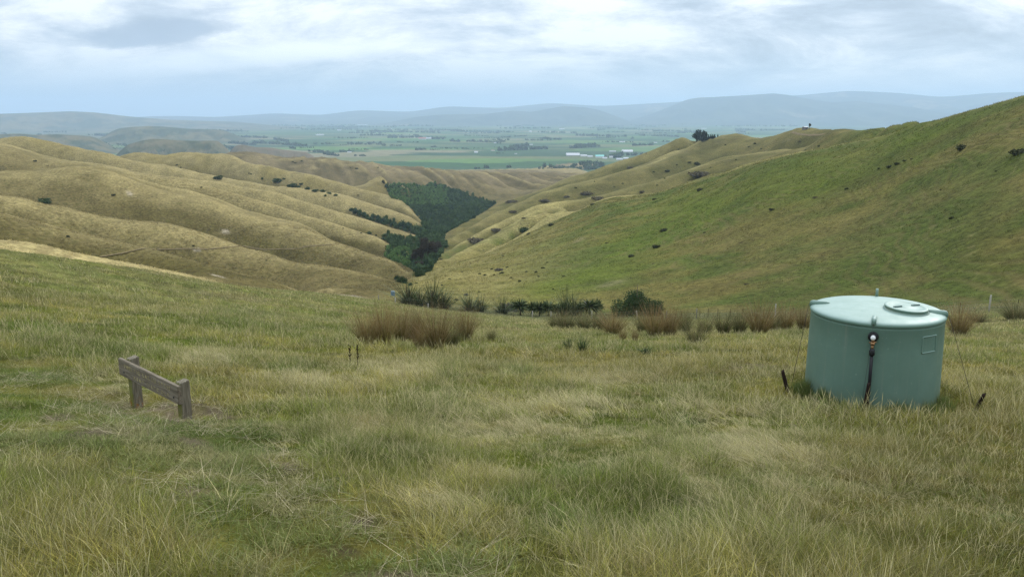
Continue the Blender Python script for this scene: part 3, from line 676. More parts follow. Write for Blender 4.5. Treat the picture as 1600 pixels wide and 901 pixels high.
# bushes that can be pointed to one by one
for q_ in [
 (1503,233,25,'gorse','low dark bush alone high on the green slope above the tank'),
 (1592,240,28,'gorse','largest dark bush on the green slope, cut by the frame edge'),
 (1389,262,13,'gorse','widest dark bush of the short slanting row on the green slope'),
 (1403,257,12,'gorse','second dark bush up the short slanting row on the green slope'),
 (1414,252,8,'gorse','third dark bush up the short slanting row on the green slope'),
 (1424,249,6,'gorse','tiny topmost bush of the short slanting row on the green slope'),
 (1374,264,6,'gorse','small bush at the lower end of the slanting row on the slope'),
 (1322,296,9,'gorse','small dark bush on the brown band below the slanting row'),
 (1274,309,11,'scrub','brownish low bush on the brown band of the green slope'),
 (1207,328,11,'gorse','low dark bush at the lower end of the brown band'),
 (1486,342,11,'gorse','round dark bush between stock tracks on the slope above the tank'),
 (1556,268,6,'gorse','small dark bush below the largest bush on the green slope'),
 (1470,297,5,'gorse','dark speck of a bush above the round bush on the slope'),
 (1036,361,19,'gorse','dark bush, uppermost of the three close ones on the green slope'),
 (1027,387,18,'gorse','dark bush, middle of the three close ones on the green slope'),
 (987,401,16,'gorse','dark bush, lowest of the three close ones on the green slope'),
 (948,380,7,'gorse','small dark bush just uphill from the lowest of three close bushes'),
 (1101,364,6,'gorse','small dark bush on the brown band past the three close bushes'),
 (953,412,4,'gorse','dark speck of a bush below the three close bushes'),
 (1021,412,6,'scrub','thin brown bush right of the lowest of three close bushes'),
 (1167,444,11,'scrub','brownish bush low on the green slope above the fence posts'),
 (1093,298,15,'gorse','dark bush at the top of the bright green band'),
 (1023,312,9,'gorse','small dark bush just under the pale crest of the near slope'),
 (926,320,11,'gorse','dark bush sitting on the pale crest of the near right slope'),
 (1090,257,15,'gorse','wide dark bush on the tan spur below the pines'),
 (1042,268,11,'gorse','dark bush midway down the tan spur below the pines'),
 (1077,254,7,'gorse','small bush left of the wide dark bush below the pines'),
 (1060,234,6,'gorse','small bush close beneath the large pine'),
 (1133,227,5,'gorse','small bush under the bare knoll right of the pines'),
 (1180,225,6,'gorse','upper small bush in the gully between the two knolls'),
 (1170,230,5,'gorse','lower small bush in the gully between the two knolls'),
 (1250,221,8,'scrub','brown scrub under the track below the hilltop hut'),
 (1280,229,6,'gorse','small bush on the tan face right of the hilltop hut'),
 (1258,235,4,'gorse','tiny bush on the tan face below the hilltop hut'),
 (1092,274,42,'scrub','long purplish brown scrub patch below the pale crest'),
 (918,303,27,'scrub','wide brown scrub patch in the gully of the right hills'),
 (884,308,13,'scrub','small brown scrub patch left of the wide gully scrub'),
 (936,311,30,'scrub','long low scrub patch along the crest under the wide gully scrub'),
 (1004,300,15,'scrub','flat scrub patch behind the pale crest of the near slope'),
 (986,262,15,'scrub','low scrub patch on the skyline spur left of the pines'),
 (800,316,24,'scrub','brown scrub patch highest on the left end of the right hills'),
 (848,314,24,'scrub','round brown scrub patch near the top of the olive spur'),
 (800,331,20,'scrub','brown scrub patch below the round one on the olive spur'),
 (818,341,11,'scrub','small brown scrub patch above the rounded green spur'),
 (740,378,42,'scrub','broad heathery brown scrub on the spur above the valley bottom'),
 (772,360,26,'scrub','grey brown scrub on the upper part of the heathery spur'),
 (818,362,22,'green','bushy green shrub in the gully below the rounded green spur'),
 (826,366,9,'gorse','dark bush beside the bushy green shrub'),
 (862,352,15,'gorse','long dark bush on the near crest under the green spur'),
 (780,423,18,'grey','grey shrub thicket at the middle of the lower right slope'),
 (787,400,7,'scrub','reddish brown bush above the grey shrub thicket'),
 (749,428,7,'gorse','dark bush left of the grey shrub thicket'),
 (848,419,9,'gorse','dark bush right of the grey shrub thicket'),
 (837,426,9,'gorse','dark bush close below its neighbour right of the grey thicket'),
 (812,440,8,'gorse','dark bush below the grey thicket on the bright grass'),
 (880,432,8,'gorse','lone dark bush on the bright green patch above the spiky plants'),
 (749,457,6,'gorse','small dark bush low on the slope above the spiky plants'),
 (712,469,9,'gorse','dark low bush behind the flax clumps'),
 (728,462,11,'grey','grey leafless shrub behind the flax clumps'),
 (640,446,11,'green','low green bush at the foot of the slope by the creek'),
 (651,443,8,'gorse','dark bush at the foot of the slope by the creek'),
 (107,370,8,'gorse','round dark bush alone on the second pale spur'),
 (177,305,8,'gorse','dark bush beside the bare clay slip on the big brown mound'),
 (54,252,6,'gorse','small dark bush high on the far left hill'),
 (75,259,4,'scrub','tiny brown bush lower than the dark one on the far left hill'),
 (70,318,22,'green','long dark green shrub in the gully behind the pale spur'),
 (314,293,5,'gorse','dark bush on the thin spur behind the big brown mound'),
 (416,407,4,'gorse','tiny dark bush on the spur below the walking track'),
 (302,384,5,'gorse','small dark bush beside the pale rocks on the track'),
 (276,258,5,'gorse','upper small bush in the gully under the left skyline'),
 (282,262,4,'gorse','lower small bush in the gully under the left skyline'),
 (432,284,18,'green','largest green shrub of the patch on the bright spur'),
 (455,292,19,'green','wide green shrub in the middle of the patch on the bright spur'),
 (410,280,7,'green','small green shrub at the left end of the shrub patch'),
 (340,279,17,'green','flat dark green shrub in the gully left of the shrub patch'),
 (557,264,7,'gorse','round dark bush on the far brown ridge'),
 (588,368,6,'gorse','upright dark shrub at the edge of the valley bush'),
 (576,366,12,'green','flat green shrub at the edge of the valley bush'),
 (634,443,10,'green','small green bush in the narrow valley bottom'),
 (1058,258,4,'gorse','dark speck of a bush on the tan spur under the large pine')]:
    put_bush(*q_[:4], q_[4], None, .75 if q_[3] == 'scrub' else 1.0)
for lst, kind, lab, grp in (
 ([(470,288,7),(480,296,11),(492,299,13),(503,300,13),(515,303,11),(525,306,9),(444,280,6),(466,293,8),(508,306,8)], 'green', 'green shrub among many at the right of the patch on the bright spur', 'shrubs on the bright spur'),
 ([(390,271,4),(393,272,4),(458,253,5),(462,255,5),(472,252,5),(591,262,4),(560,305,4),(536,357,4),(564,364,4),(603,385,5),(548,262,3)], 'gorse', 'tiny dark bush scattered over the far left ridges', 'tiny bushes on the far left ridges'),
 ([(1022,269,5),(1039,279,5),(1027,290,5),(973,287,5),(929,284,4),(900,294,6),(1010,240,3),(960,292,4),(1110,262,4),(1150,250,4),(1190,233,4)], 'gorse', 'tiny dark bush dotted over the tan spurs below the pines', 'tiny bushes on the tan spurs'),
 ([(758,430,7),(783,427,9),(772,430,6),(799,434,6),(823,425,6),(864,452,7),(842,432,6),(768,421,7),(856,410,6),(793,418,7)], 'gorse', 'small dark bush in the loose scatter around the grey shrub thicket', 'bushes around the grey thicket'),
 ([(691,446,7),(702,436,6),(696,431,5),(700,385,5),(688,406,9),(694,417,6),(722,425,5),(735,412,4),(676,438,5)], 'gorse', 'small dark bush on the steep lower flank beside the valley bottom', 'bushes on the lower flank')):
    for x, y, w in lst: put_bush(x, y, w, kind, lab, grp)

# ------------------------------------------------------------------ trees
def tree_meshes(name, seed, kind):
    """crown (leaf cloud round limbs) and trunk with limbs, one unit tall"""
    g = np.random.default_rng(seed); L = []; T = [tube([(0, 0, -.03), (.01, 0, .25), (.0, .01, .6), (0, 0, .9)], [.035, .028, .016, .004], 7)]
    if kind == 'pine':
        for i in range(11):
            z = .16 + .78 * i / 10; r = .34 * (1 - (z - .1) * .62) * g.uniform(.7, 1.1); a = g.uniform(0, 6.28)
            L.append((.14 * (1.2 - z) * math.cos(a), .14 * (1.2 - z) * math.sin(a), z, r, r, .12))
        n, s, mat = 1500, .045, M_PINE
    elif kind == 'broad_pine':
        for i in range(14):
            a = g.uniform(0, 6.28); r = .3 * math.sqrt(g.uniform()); z = g.uniform(.2, .82)
            L.append((r * math.cos(a), r * math.sin(a), z, .21, .21, .16))
        n, s, mat = 2600, .04, M_PINE
    elif kind == 'conifer':
        for i in range(8):
            z = .12 + .8 * i / 7; r = .17 * (1.08 - z) + .02
            L.append((0, 0, z, r, r, .1))
        n, s, mat = 500, .05, M_PINE
    elif kind == 'gum':
        for i in range(10):
            a = g.uniform(0, 6.28); r = .26 * math.sqrt(g.uniform()); z = g.uniform(.4, .86)
            L.append((r * math.cos(a), r * math.sin(a), z, g.uniform(.13, .2), g.uniform(.13, .2), .13))
        n, s, mat = 1300, .04, M_GUM
    elif kind == 'shrub_tree':
        for i in range(26):
            a = g.uniform(0, 6.28); r = .62 * math.sqrt(g.uniform()); z = .10 + .56 * math.sqrt(1 - (r / .72) ** 2) * g.uniform(.0, 1)
            q_ = g.uniform(.16, .27); L.append((r * math.cos(a), r * math.sin(a), z, q_, q_, q_ * .85))
        n, s, mat = 9000, .028, M_GREENB
    for l in L[::2]:
        T.append(tube([(0, 0, max(.05, l[2] * .45)), (l[0] * .5, l[1] * .5, l[2] * .8), (l[0], l[1], l[2])], [.014, .009, .004], 5))
    V, F, v = leaf_cloud(n, L, s, seed); V[:, 2] = np.maximum(V[:, 2], .01)
    return make_mesh('crown', V, F, [mat], None, fattr=v), make_mesh('trunk', *join(*T), [M_BARK], True)
TREES = {k_: [tree_meshes(k_, 300 + 11 * i + len(k_), k_) for i in range(n_)] for k_, n_ in (('pine', 3), ('broad_pine', 1), ('conifer', 2), ('gum', 3), ('shrub_tree', 1))}
def put_tree(name, kind, x, y, w, h, label, cat='tree', group=None, at=None):
    h_ = at or hit(x, y)
    X, Y, Z, d = h_
    cr, tk = random.choice(TREES[kind]); e = empty(name, (X, Y, Z - .02 * px_size(h, d)), random.uniform(0, 6.28), label=label, category=cat)
    hh = px_size(h, d); wid = {'pine': .62, 'broad_pine': .9, 'conifer': .36, 'gum': .72, 'shrub_tree': 1.6}[kind]
    ww = px_size(w, d) / wid; e.scale = (ww, ww, hh)
    put('crown', cr, e); put('trunk', tk, e)
    if group: e['group'] = group
    return e
put_tree('pine_tree', 'broad_pine', 1088, 222.5, 17, 20, 'largest broad dark pine of the clump on the right ridge')
put_tree('pine_tree', 'pine', 1099, 221.5, 8, 16, 'narrow dark pine touching the largest pine on the right ridge')
put_tree('pine_tree', 'pine', 1103, 219.5, 5, 12, 'slim pine at the right side of the clump, before the small ones')
for i, (x, y, h) in enumerate([(1107,217.5,7),(1110.5,216.8,7),(1113.5,215.5,7),(1116.5,214.3,6)]):
    put_tree('young_pine_tree', 'conifer', x, y, 4.2, h, 'small young pine in the short row right of the big pines', 'tree', 'small pines on the ridge')
put_tree('young_pine_tree', 'conifer', 1121.5, 213.2, 2.5, 4, 'tiny pine standing apart at the right end of the ridge row')
GUM_L = ['reddish brown gum tree at the left front of the dark valley trees', 'tallest reddish brown gum in the middle of the dark valley trees', 'dark gum right of the tallest gum in the valley trees',
         'dark rounded gum near the right edge of the valley trees', 'smaller dark gum at the right edge of the valley trees, by the slope', 'low bluish dark gum at the foot of the valley trees', 'dark gum standing behind the tallest gum of the valley trees']
for (x, y, w, h), l in zip([(649,411,15,24),(659,414,17,34),(669,407,18,30),(678,402,17,28),(685,395,12,20),(655,420,14,14),(664,398,18,30)], GUM_L):
    put_tree('gum_tree', 'gum', x, y, w, h, l)
for (x, y, h), l in zip([(750,312,6),(760,316,6),(772,319.5,7),(774,318,5),(600,287,6),(606,289,5),(598,285,4)], [None] * 7):
    put_tree('conifer_tree', 'conifer', x, y, 3.4, h, 'narrow dark conifer standing on the upper rim of the valley plantation', 'tree', 'conifers on the plantation rim')
put_tree('round_bush', 'shrub_tree', 995, 488, 84, 60, 'big round dark green bush behind the fence at the slope foot', 'bush', None, on_land(995, 108))
for x, y, w, h, l in [(628,441,20,15,'bright green bush where the valley narrows to the creek'), (620,436,10,9,'smaller green bush left of the bright creek bush'), (655,432,22,16,'green rounded tree below the dark gums'), (668,424,14,12,'small green tree at the right foot of the dark gums')]:
    put_tree('creek_bush', 'shrub_tree', x, y, w, h, l, 'bush')

# ------------------------------------------------------------------ the valley bush: one mass of crowns
def instancer(name, pts, rot, scl, idx, srcs, extra=None, mat=None):
    """one object that scatters copies of the source meshes at given points (nobody could count them)"""
    me = bpy.data.meshes.new(name); me.vertices.add(len(pts)); me.vertices.foreach_set('co', np.asarray(pts, np.float32).ravel())
    a = me.attributes.new('rot', 'FLOAT_VECTOR', 'POINT'); a.data.foreach_set('vector', np.asarray(rot, np.float32).ravel())
    a = me.attributes.new('scl', 'FLOAT_VECTOR', 'POINT'); a.data.foreach_set('vector', np.asarray(scl, np.float32).ravel())
    a = me.attributes.new('pick', 'INT', 'POINT'); a.data.foreach_set('value', np.asarray(idx, np.int32))
    if extra is not None:
        a = me.attributes.new('tint', 'FLOAT_VECTOR', 'POINT'); a.data.foreach_set('vector', np.asarray(extra, np.float32).ravel())
    col_ = bpy.data.collections.new(name + '_sources')
    for i, s in enumerate(srcs):
        so = bpy.data.objects.new('%s_src_%02d' % (name, i), s); col_.objects.link(so)
    ng = bpy.data.node_groups.new(name, 'GeometryNodeTree')
    ng.interface.new_socket('Geometry', in_out='INPUT', socket_type='NodeSocketGeometry'); ng.interface.new_socket('Geometry', in_out='OUTPUT', socket_type='NodeSocketGeometry')
    n = ng.nodes; gi = n.new('NodeGroupInput'); go = n.new('NodeGroupOutput')
    ip = n.new('GeometryNodeInstanceOnPoints'); ci = n.new('GeometryNodeCollectionInfo'); ci.inputs['Collection'].default_value = col_; ci.inputs['Separate Children'].default_value = True; ci.inputs['Reset Children'].default_value = True
    def na_(nm, t):
        k_ = n.new('GeometryNodeInputNamedAttribute'); k_.data_type = t; k_.inputs['Name'].default_value = nm; return k_.outputs['Attribute']
    mp = n.new('GeometryNodeMeshToPoints'); ng.links.new(gi.outputs[0], mp.inputs[0]); ng.links.new(mp.outputs[0], ip.inputs['Points'])
    ng.links.new(ci.outputs[0], ip.inputs['Instance']); ip.inputs['Pick Instance'].default_value = True
    ng.links.new(na_('pick', 'INT'), ip.inputs['Instance Index'])
    e2r = n.new('FunctionNodeEulerToRotation'); ng.links.new(na_('rot', 'FLOAT_VECTOR'), e2r.inputs[0]); ng.links.new(e2r.outputs[0], ip.inputs['Rotation'])
    ng.links.new(na_('scl', 'FLOAT_VECTOR'), ip.inputs['Scale']); ng.links.new(ip.outputs[0], go.inputs[0])
    o = put(name, me, None, None, kind='stuff'); md = o.modifiers.new('scatter', 'NODES'); md.node_group = ng
    return o
def in_poly(px, py, poly):
    c = np.zeros(len(px), bool); n_ = len(poly)
    for i in range(n_):
        (x1, y1), (x2, y2) = poly[i], poly[(i + 1) % n_]
        t = ((y1 > py) != (y2 > py)) & (px < (x2 - x1) * (py - y1) / ((y2 - y1) or 1e-9) + x1); c ^= t
    return c
FOREST = [(602,291),(618,288),(640,290),(668,291),(671,286),(690,290),(706,296),(724,303),(742,310),(760,315),(774,319),(757,330),(740,341),(722,350),(708,358),(694,366),(690,375),(697,384),(686,400),(680,412),(672,424),(660,430),(648,424),(634,415),(616,408),(602,402),(600,392),(610,388),(611,380),(596,372),(600,368),(622,372),(645,374),(655,368),(640,363),(612,354),(590,347),(566,339),(545,330),(549,327),(570,334),(600,343),(630,352),(655,358),(668,360),(664,349),(655,342),(644,327),(628,314),(611,309)]
g = np.random.default_rng(99)
fx = g.uniform(540, 780, 60000); fy = g.uniform(285, 432, 60000)
ok = in_poly(fx, fy, FOREST); pts, scl, rot, idx_ = [], [], [], []
cell = {}
for x, y in zip(fx[ok], fy[ok]):
    h_ = hit(x, y)
    if h_ is None or h_[3] < 250: continue
    key = (round(h_[0] / 2.6), round(h_[1] / 2.6))
    if key in cell: continue
    cell[key] = 1
    s = random.choice((1.1, 1.4, 1.8, 2.3, 3.0)) * random.uniform(.85, 1.15)
    young = (x > 605 and x < 700 and y < 322 and h_[3] > 800) or (x < 640 and y > 388)
    s *= (.85 if young else 1.0) * (.78 if h_[3] < 560 else 1.0)
    pts.append((h_[0], h_[1], h_[2] - .3)); scl.append((s, s, s * random.choice((.9, 1.1, 1.3, 1.6, 2.2)))); rot.append((0, 0, random.uniform(0, 6.28))); idx_.append((random.randrange(3) + 3) if young and random.random() < .8 else random.randrange(3))
crown_src = [bush_mesh('crown_clump', 600 + i, 150, M_NATIVE, .24, 6, 1.0, .5) for i in range(3)] + [bush_mesh('crown_clump', 620 + i, 150, M_NATIVE2, .24, 6, .9, .5) for i in range(3)]
instancer('valley_forest', pts, rot, scl, idx_, crown_src)
# trees and shelter belts far out on the plain, seen only as dark masses
wp_, ws_, wr_, wi_ = [], [], [], []
def belt(x0, y0, x1, y1, hpx, dens=1.0):
    a_, b__ = on_plain(x0, y0), on_plain(x1, y1); L_ = math.hypot(b__[0] - a_[0], b__[1] - a_[1]); hh = px_size(hpx, a_[3])
    n_ = int(max(3, L_ / (hh * .5) * dens))
    for i in range(min(n_, 260)):
        t = random.random(); w = random.gauss(0, hh * .35)
        wp_.append((a_[0] + (b__[0] - a_[0]) * t + random.gauss(0, hh * .2), a_[1] + (b__[1] - a_[1]) * t + w, PLAIN - .2)); s = hh * .55 * random.uniform(.6, 1.1)
        ws_.append((s, s, s * random.uniform(.9, 1.6))); wr_.append((0, 0, random.uniform(0, 6.28))); wi_.append(random.randrange(3))
for q_ in [(545,225,598,224,4),(552,226,600,226,3),(484,237,520,240,5),(505,241,528,244,5),(530,238,556,237,5),(550,244,572,244,4),(596,228,606,228,4),(608,228,628,228,3),(560,212,600,212,4),(580,206,690,208,4),(600,216,660,215,5),(668,217,692,218,5),
   (704,221,718,222,5),(728,221,766,222,4),(770,222,792,222,4),(648,235,664,234,5),(776,236,850,233,7),(800,234,824,229,8),(830,234,850,232,6),(775,240,788,240,3),(845,217,880,219,4),(891,232,942,229,6),(900,230,930,227,6),(985,228,1018,227,5),(960,247,975,242,9),(975,243,1000,243,6),(945,246,960,245,5),(984,217,994,217,4),
   (838,268,893,270,6),(850,266,900,268,8),(870,266,900,262,7),(880,268,930,264,9),(895,266,942,260,10),(905,262,935,258,8),(790,262,797,262,6),(742,264,750,264,5),(758,263,766,263,6),
   (360,224,398,227,5),(400,224,440,226,6),(440,226,478,229,5),(430,218,450,222,4),(452,232,464,233,4),(355,214,420,216,4),(112,232,126,233,8),(135,231,145,232,9),(150,235,172,238,9),(160,230,170,236,9),(205,222,250,224,5),(60,214,110,220,5),(150,212,200,214,4),(300,205,380,206,4),(250,206,300,208,3),(470,203,560,203,3),(520,199,620,199,3),(700,205,800,207,3),(650,203,720,204,3),(840,207,900,208,3),(900,212,980,214,4),(1000,212,1060,214,3),(1020,205,1090,206,3),(780,201,860,201,3),(920,201,1000,202,3),(1150,203,1180,204,3),
   (345,236,368,236,12),(352,233,366,233,10)]:
    belt(*q_)
for i in range(150):
    x = random.uniform(-150, 1250); y = 196 + 40 * random.random() ** 1.9; ln = random.uniform(8, 60); belt(x, y, x + ln, y + random.uniform(-1.2, 1.2), random.uniform(1.6, 3.2), .7)
for o_i in range(len(wp_)):
    X, Y, _ = wp_[o_i]; zl = float(grid_z(X, Y)) if math.hypot(X, Y) < 3300 else PLAIN
    if zl > PLAIN: wp_[o_i] = (X, Y, zl)
instancer('far_woods', wp_, wr_, ws_, wi_, [bush_mesh('wood_clump', 640 + i, 90, M_NATIVE, .3, 5, 1.0, .5) for i in range(3)])

# ------------------------------------------------------------------ walking track over the spurs
M_TRACK, nt, b = material('track_dirt', .95, .05)
geo = nt.add('ShaderNodeNewGeometry'); nt.link(nt.ramp(nt.noise(geo.outputs['Position'], .6, 5, .6), [(.3, (.12,.09,.045)), (.7, (.22,.175,.10))]), b.inputs['Base Color'])
def ribbon(name, pix, width):
    runs, cur, prev = [], [], None
    for (x0, y0), (x1, y1) in zip(pix[:-1], pix[1:]):
        for t in np.linspace(0, 1, 10, endpoint=False):
            h_ = hit(x0 + (x1 - x0) * t, y0 + (y1 - y0) * t)
            if h_ is None: continue
            if prev is not None and abs(h_[3] - prev) > .06 * prev: runs.append(cur); cur = []
            cur.append(h_[:2]); prev = h_[3]
    runs.append(cur); V, F = [], []
    for r_ in runs:
        if len(r_) < 3: continue
        r_ = np.array(r_); ker = np.ones(5) / 5
        for ax in (0, 1): r_[2:-2, ax] = np.convolve(r_[:, ax], ker, 'valid') if len(r_) > 5 else r_[2:-2, ax]
        t_ = np.gradient(r_, axis=0); t_ /= np.linalg.norm(t_, axis=1)[:, None] + 1e-9; nn = np.stack([-t_[:, 1], t_[:, 0]], 1)
        for i in range(len(r_)):
            for s in (-.5, 0, .5):
                p = r_[i] + nn[i] * s * width; V.append((p[0], p[1], float(grid_z(p[0], p[1])) + .22))
        o0 = len(V) - 3 * len(r_)
        for i in range(len(r_) - 1):
            for s in (0, 1): F.append((o0 + 3 * i + s, o0 + 3 * i + s + 1, o0 + 3 * i + s + 4, o0 + 3 * i + s + 3))
    if F: put(name, make_mesh(name, V, F, [M_TRACK], True), kind='structure')
ribbon('path', [(156,402),(190,397),(226,388.5),(240,390.5),(268,390),(296,389),(320,390),(345,388),(362,386.5),(380,384.5),(408,390),(440,389.5),(466,389),(480,385),(505,383),(528,381.5)], .5)
ribbon('path', [(1237,207),(1250,210),(1265,211.5),(1280,211),(1292,209)], 2.2)
# ------------------------------------------------------------------ rushes, flax and spiky plants
def blades_mesh(name, n, h, r0, spread, wid, seed, mat, segs=3, hv=.25, droop=.5, cols=None, both=False):
    g = np.random.default_rng(seed); V = []; F = []; v = []
    a = g.uniform(0, 2 * np.pi, n); rr = r0 * np.sqrt(g.uniform(0, 1, n)); la = a + g.normal(0, .7, n)
    L = h * np.clip(g.normal(1, hv, n), .35, 1.5); lean = spread * np.clip(g.normal(1, .45, n), .1, 2.2) * (.35 + .65 * rr / r0)
    w = wid * g.uniform(.7, 1.3, n); tw = g.uniform(0, np.pi, n)
    VV = np.zeros((n, 2 * segs + 1, 3)); tt = np.zeros((n, 2 * segs + 1))
    for k_ in range(segs + 1):
        t = k_ / segs
        off = L * (lean * t + droop * lean * t * t * 1.2); up = L * (t - .5 * droop * np.minimum(lean, 1.3) * t * t) / np.sqrt(1 + .5 * lean ** 2)
        cx_ = np.cos(a) * rr + np.cos(la) * off; cy_ = np.sin(a) * rr + np.sin(la) * off
        ww = w * (1 - t * .75) * .5
        if k_ < segs:
            VV[:, 2 * k_, :] = np.stack([cx_ + np.cos(tw) * ww, cy_ + np.sin(tw) * ww, up], 1); VV[:, 2 * k_ + 1, :] = np.stack([cx_ - np.cos(tw) * ww, cy_ - np.sin(tw) * ww, up], 1)
            tt[:, 2 * k_] = tt[:, 2 * k_ + 1] = t
        else:
            VV[:, 2 * k_, :] = np.stack([cx_, cy_, up], 1); tt[:, 2 * k_] = 1
    base = (np.arange(n) * (2 * segs + 1))[:, None]
    quads = np.concatenate([base + np.array([[2 * k_, 2 * k_ + 1, 2 * k_ + 3, 2 * k_ + 2]]) for k_ in range(segs - 1)], 0) if segs > 1 else np.zeros((0, 4), int)
    tris = base + np.array([[2 * segs - 2, 2 * segs - 1, 2 * segs]])
    me = bpy.data.meshes.new(name); Vf = VV.reshape(-1, 3).astype(np.float32)
    me.vertices.add(len(Vf)); me.vertices.foreach_set('co', Vf.ravel())
    li = np.concatenate([quads.ravel(), tris.ravel()]).astype(np.int32); me.loops.add(len(li)); me.loops.foreach_set('vertex_index', li)
    ls = np.concatenate([np.arange(len(quads)) * 4, len(quads) * 4 + np.arange(len(tris)) * 3]).astype(np.int32)
    me.polygons.add(len(ls)); me.polygons.foreach_set('loop_start', ls); me.update(calc_edges=True)
    me.materials.append(mat)
    c = np.ones((len(Vf), 4), np.float32); c[:, 0] = np.repeat(g.uniform(0, 1, n), 2 * segs + 1); c[:, 1] = tt.ravel(); c[:, 2] = np.repeat(g.uniform(0, 1, n), 2 * segs + 1)
    at = me.color_attributes.new('bl', 'FLOAT_COLOR', 'POINT'); at.data.foreach_set('color', c.ravel())
    return me
def blade_mat(name, low, high, dry=None, dry_at=.7, rough=.7, trans=.2, tint=False):
    m, nt, b = material(name, rough, .2)
    at = nt.add('ShaderNodeAttribute', attribute_name='bl'); sp = nt.add('ShaderNodeSeparateColor'); nt.link(at.outputs['Color'], sp.inputs[0])
    if tint:
        ti = nt.add('ShaderNodeAttribute', attribute_name='tint', attribute_type='INSTANCER')
        c = ti.outputs['Color']
        c = nt.mix(nt.math('MULTIPLY', nt.mapr(sp.outputs[1], .25, 1, 0, 1), .38), c, (.40,.33,.175))         # ripening tips
    else: c = nt.mix(nt.mapr(sp.outputs[1], .15, .95, 0, 1), low, high)
    oi = nt.add('ShaderNodeObjectInfo'); k_ = nt.math('MULTIPLY', nt.mapr(sp.outputs[0], 0, 1, .45, 1.5), nt.mapr(oi.outputs['Random'], 0, 1, .75, 1.2)); cc_ = nt.add('ShaderNodeCombineColor'); [nt.link(k_, cc_.inputs[i]) for i in range(3)]
    c = nt.mix(1.0, c, cc_.outputs[0], 'MULTIPLY')
    if dry: c = nt.mix(nt.mapr(sp.outputs[2], dry_at, dry_at + .06, 0, .85), c, dry)
    nt.link(c, b.inputs['Base Color'])
    tr = nt.add('ShaderNodeBsdfTranslucent'); nt.link(c, tr.inputs[0]); mx = nt.add('ShaderNodeMixShader'); mx.inputs[0].default_value = trans
    nt.link(b.outputs[0], mx.inputs[1]); nt.link(tr.outputs[0], mx.inputs[2]); nt.link(mx.outputs[0], nt.n['Material Output'].inputs['Surface'])
    return m
M_RUSH = blade_mat('rush_stem', (.135,.125,.034), (.225,.13,.06), (.31,.23,.12), .7)
M_RUSHG = blade_mat('green_rush_stem', (.075,.10,.03), (.16,.14,.06), (.25,.19,.10), .66)
M_FLAXB = blade_mat('flax_blade', (.028,.045,.016), (.06,.085,.03), (.16,.19,.085), .72, .45, .1)
M_WEED = blade_mat('weed_leaf', (.03,.055,.022), (.05,.09,.035), None)
M_DOCK = blade_mat('dock_stalk', (.07,.045,.028), (.09,.05,.03), None)
RUSHM = [blades_mesh('rush', 560, 1.2, .34, .60, .018, 700 + i, M_RUSH if i < 4 else M_RUSHG, 3, .38, .4) for i in range(6)]
used_r = 0
def rush(x, y, w, h, label, i=None, group=None):
    X, Y, Z, d = hit(x, y); i = random.randrange(4) if i is None else i
    o = put('rush_tussock', RUSHM[i], None, (X, Y, Z - .03)); hh = px_size(h, d) * random.uniform(.95, 1.3); ww = px_size(w, d)
    o.scale = (ww / 1.75, ww / 1.75, hh); o.rotation_euler.z = random.uniform(0, 6.28); o['label'] = label; o['category'] = 'rush'
    if group: o['group'] = group
for q_ in [(573,537,44,40,'brown rush tussock at the left end of the left rush group',0),(600,538,42,40,'brown rush tussock, second from the left in the left rush group',1),(626,534,36,36,'thin brown rush tussock in the gap of the left rush group',2),(652,532,30,34,'reddish rush tussock behind the left rush group',3),
   (682,545,50,44,'fullest rush tussock, frontmost in the left rush group',1),(707,541,34,32,'greener rush tussock right of the frontmost left one',4),(727,530,40,38,'dark brown rush tussock at the right end of the left group',0),(658,545,30,30,'low rush tussock at the front of the left group',2),(768,532,18,16,'small rush tuft standing apart right of the left rush group',5),
   (885,514,40,24,'pale rush tussock at the left end of the right rush group',4),(912,515,34,22,'low pale rush tussock near the left of the right group',5),(958,523,44,32,'brown rush tussock below the big round bush',3),(973,531,14,14,'small rush tuft in front of the tussock below the round bush',2),(992,534,12,16,'narrow rush tuft right of the small front tuft',1),
   (1022,525,42,34,'dark full rush tussock in the middle of the right rush group',0),(1046,524,34,30,'brown rush tussock beside the dark full one',1),(1086,537,40,20,'low straw coloured rush tussock at the front of the right group',5),(1100,522,30,26,'green rush tussock below the fence posts',4),(1130,521,34,28,'greenish rush tussock left of the dark pair near the tank',4),
   (1155,521,30,26,'rush tussock just left of the dark one near the tank',5),(1186,522,46,34,'darkest rush tussock, by the white fence post',0),(1228,515,34,24,'brown rush tussock between white post and tank',3),(1254,516,28,26,'brown rush tussock touching the left side of the tank',1),(1497,524,40,32,'dark rush tussock showing right of the tank',0),(1528,505,30,14,'low brown rush tussock under the right fence post',4),
   (1585,500,40,16,'low rush tussock at the right frame edge by the fence',5),
   (935,517,32,24,'pale rush tussock between the low pale one and the brown one',5),(1004,520,28,24,'tan rush tussock just left of the dark full one',4),(1068,520,32,26,'tan rush tussock right of the middle pair',5),(1208,517,30,26,'tan rush tussock under the white fence post',4),(868,511,30,18,'faint low rush tussock at the far left of the right group',5),(640,528,40,30,'tan rush tussock at the back of the left group',5)]:
    rush(*q_[:4], q_[4], q_[5])
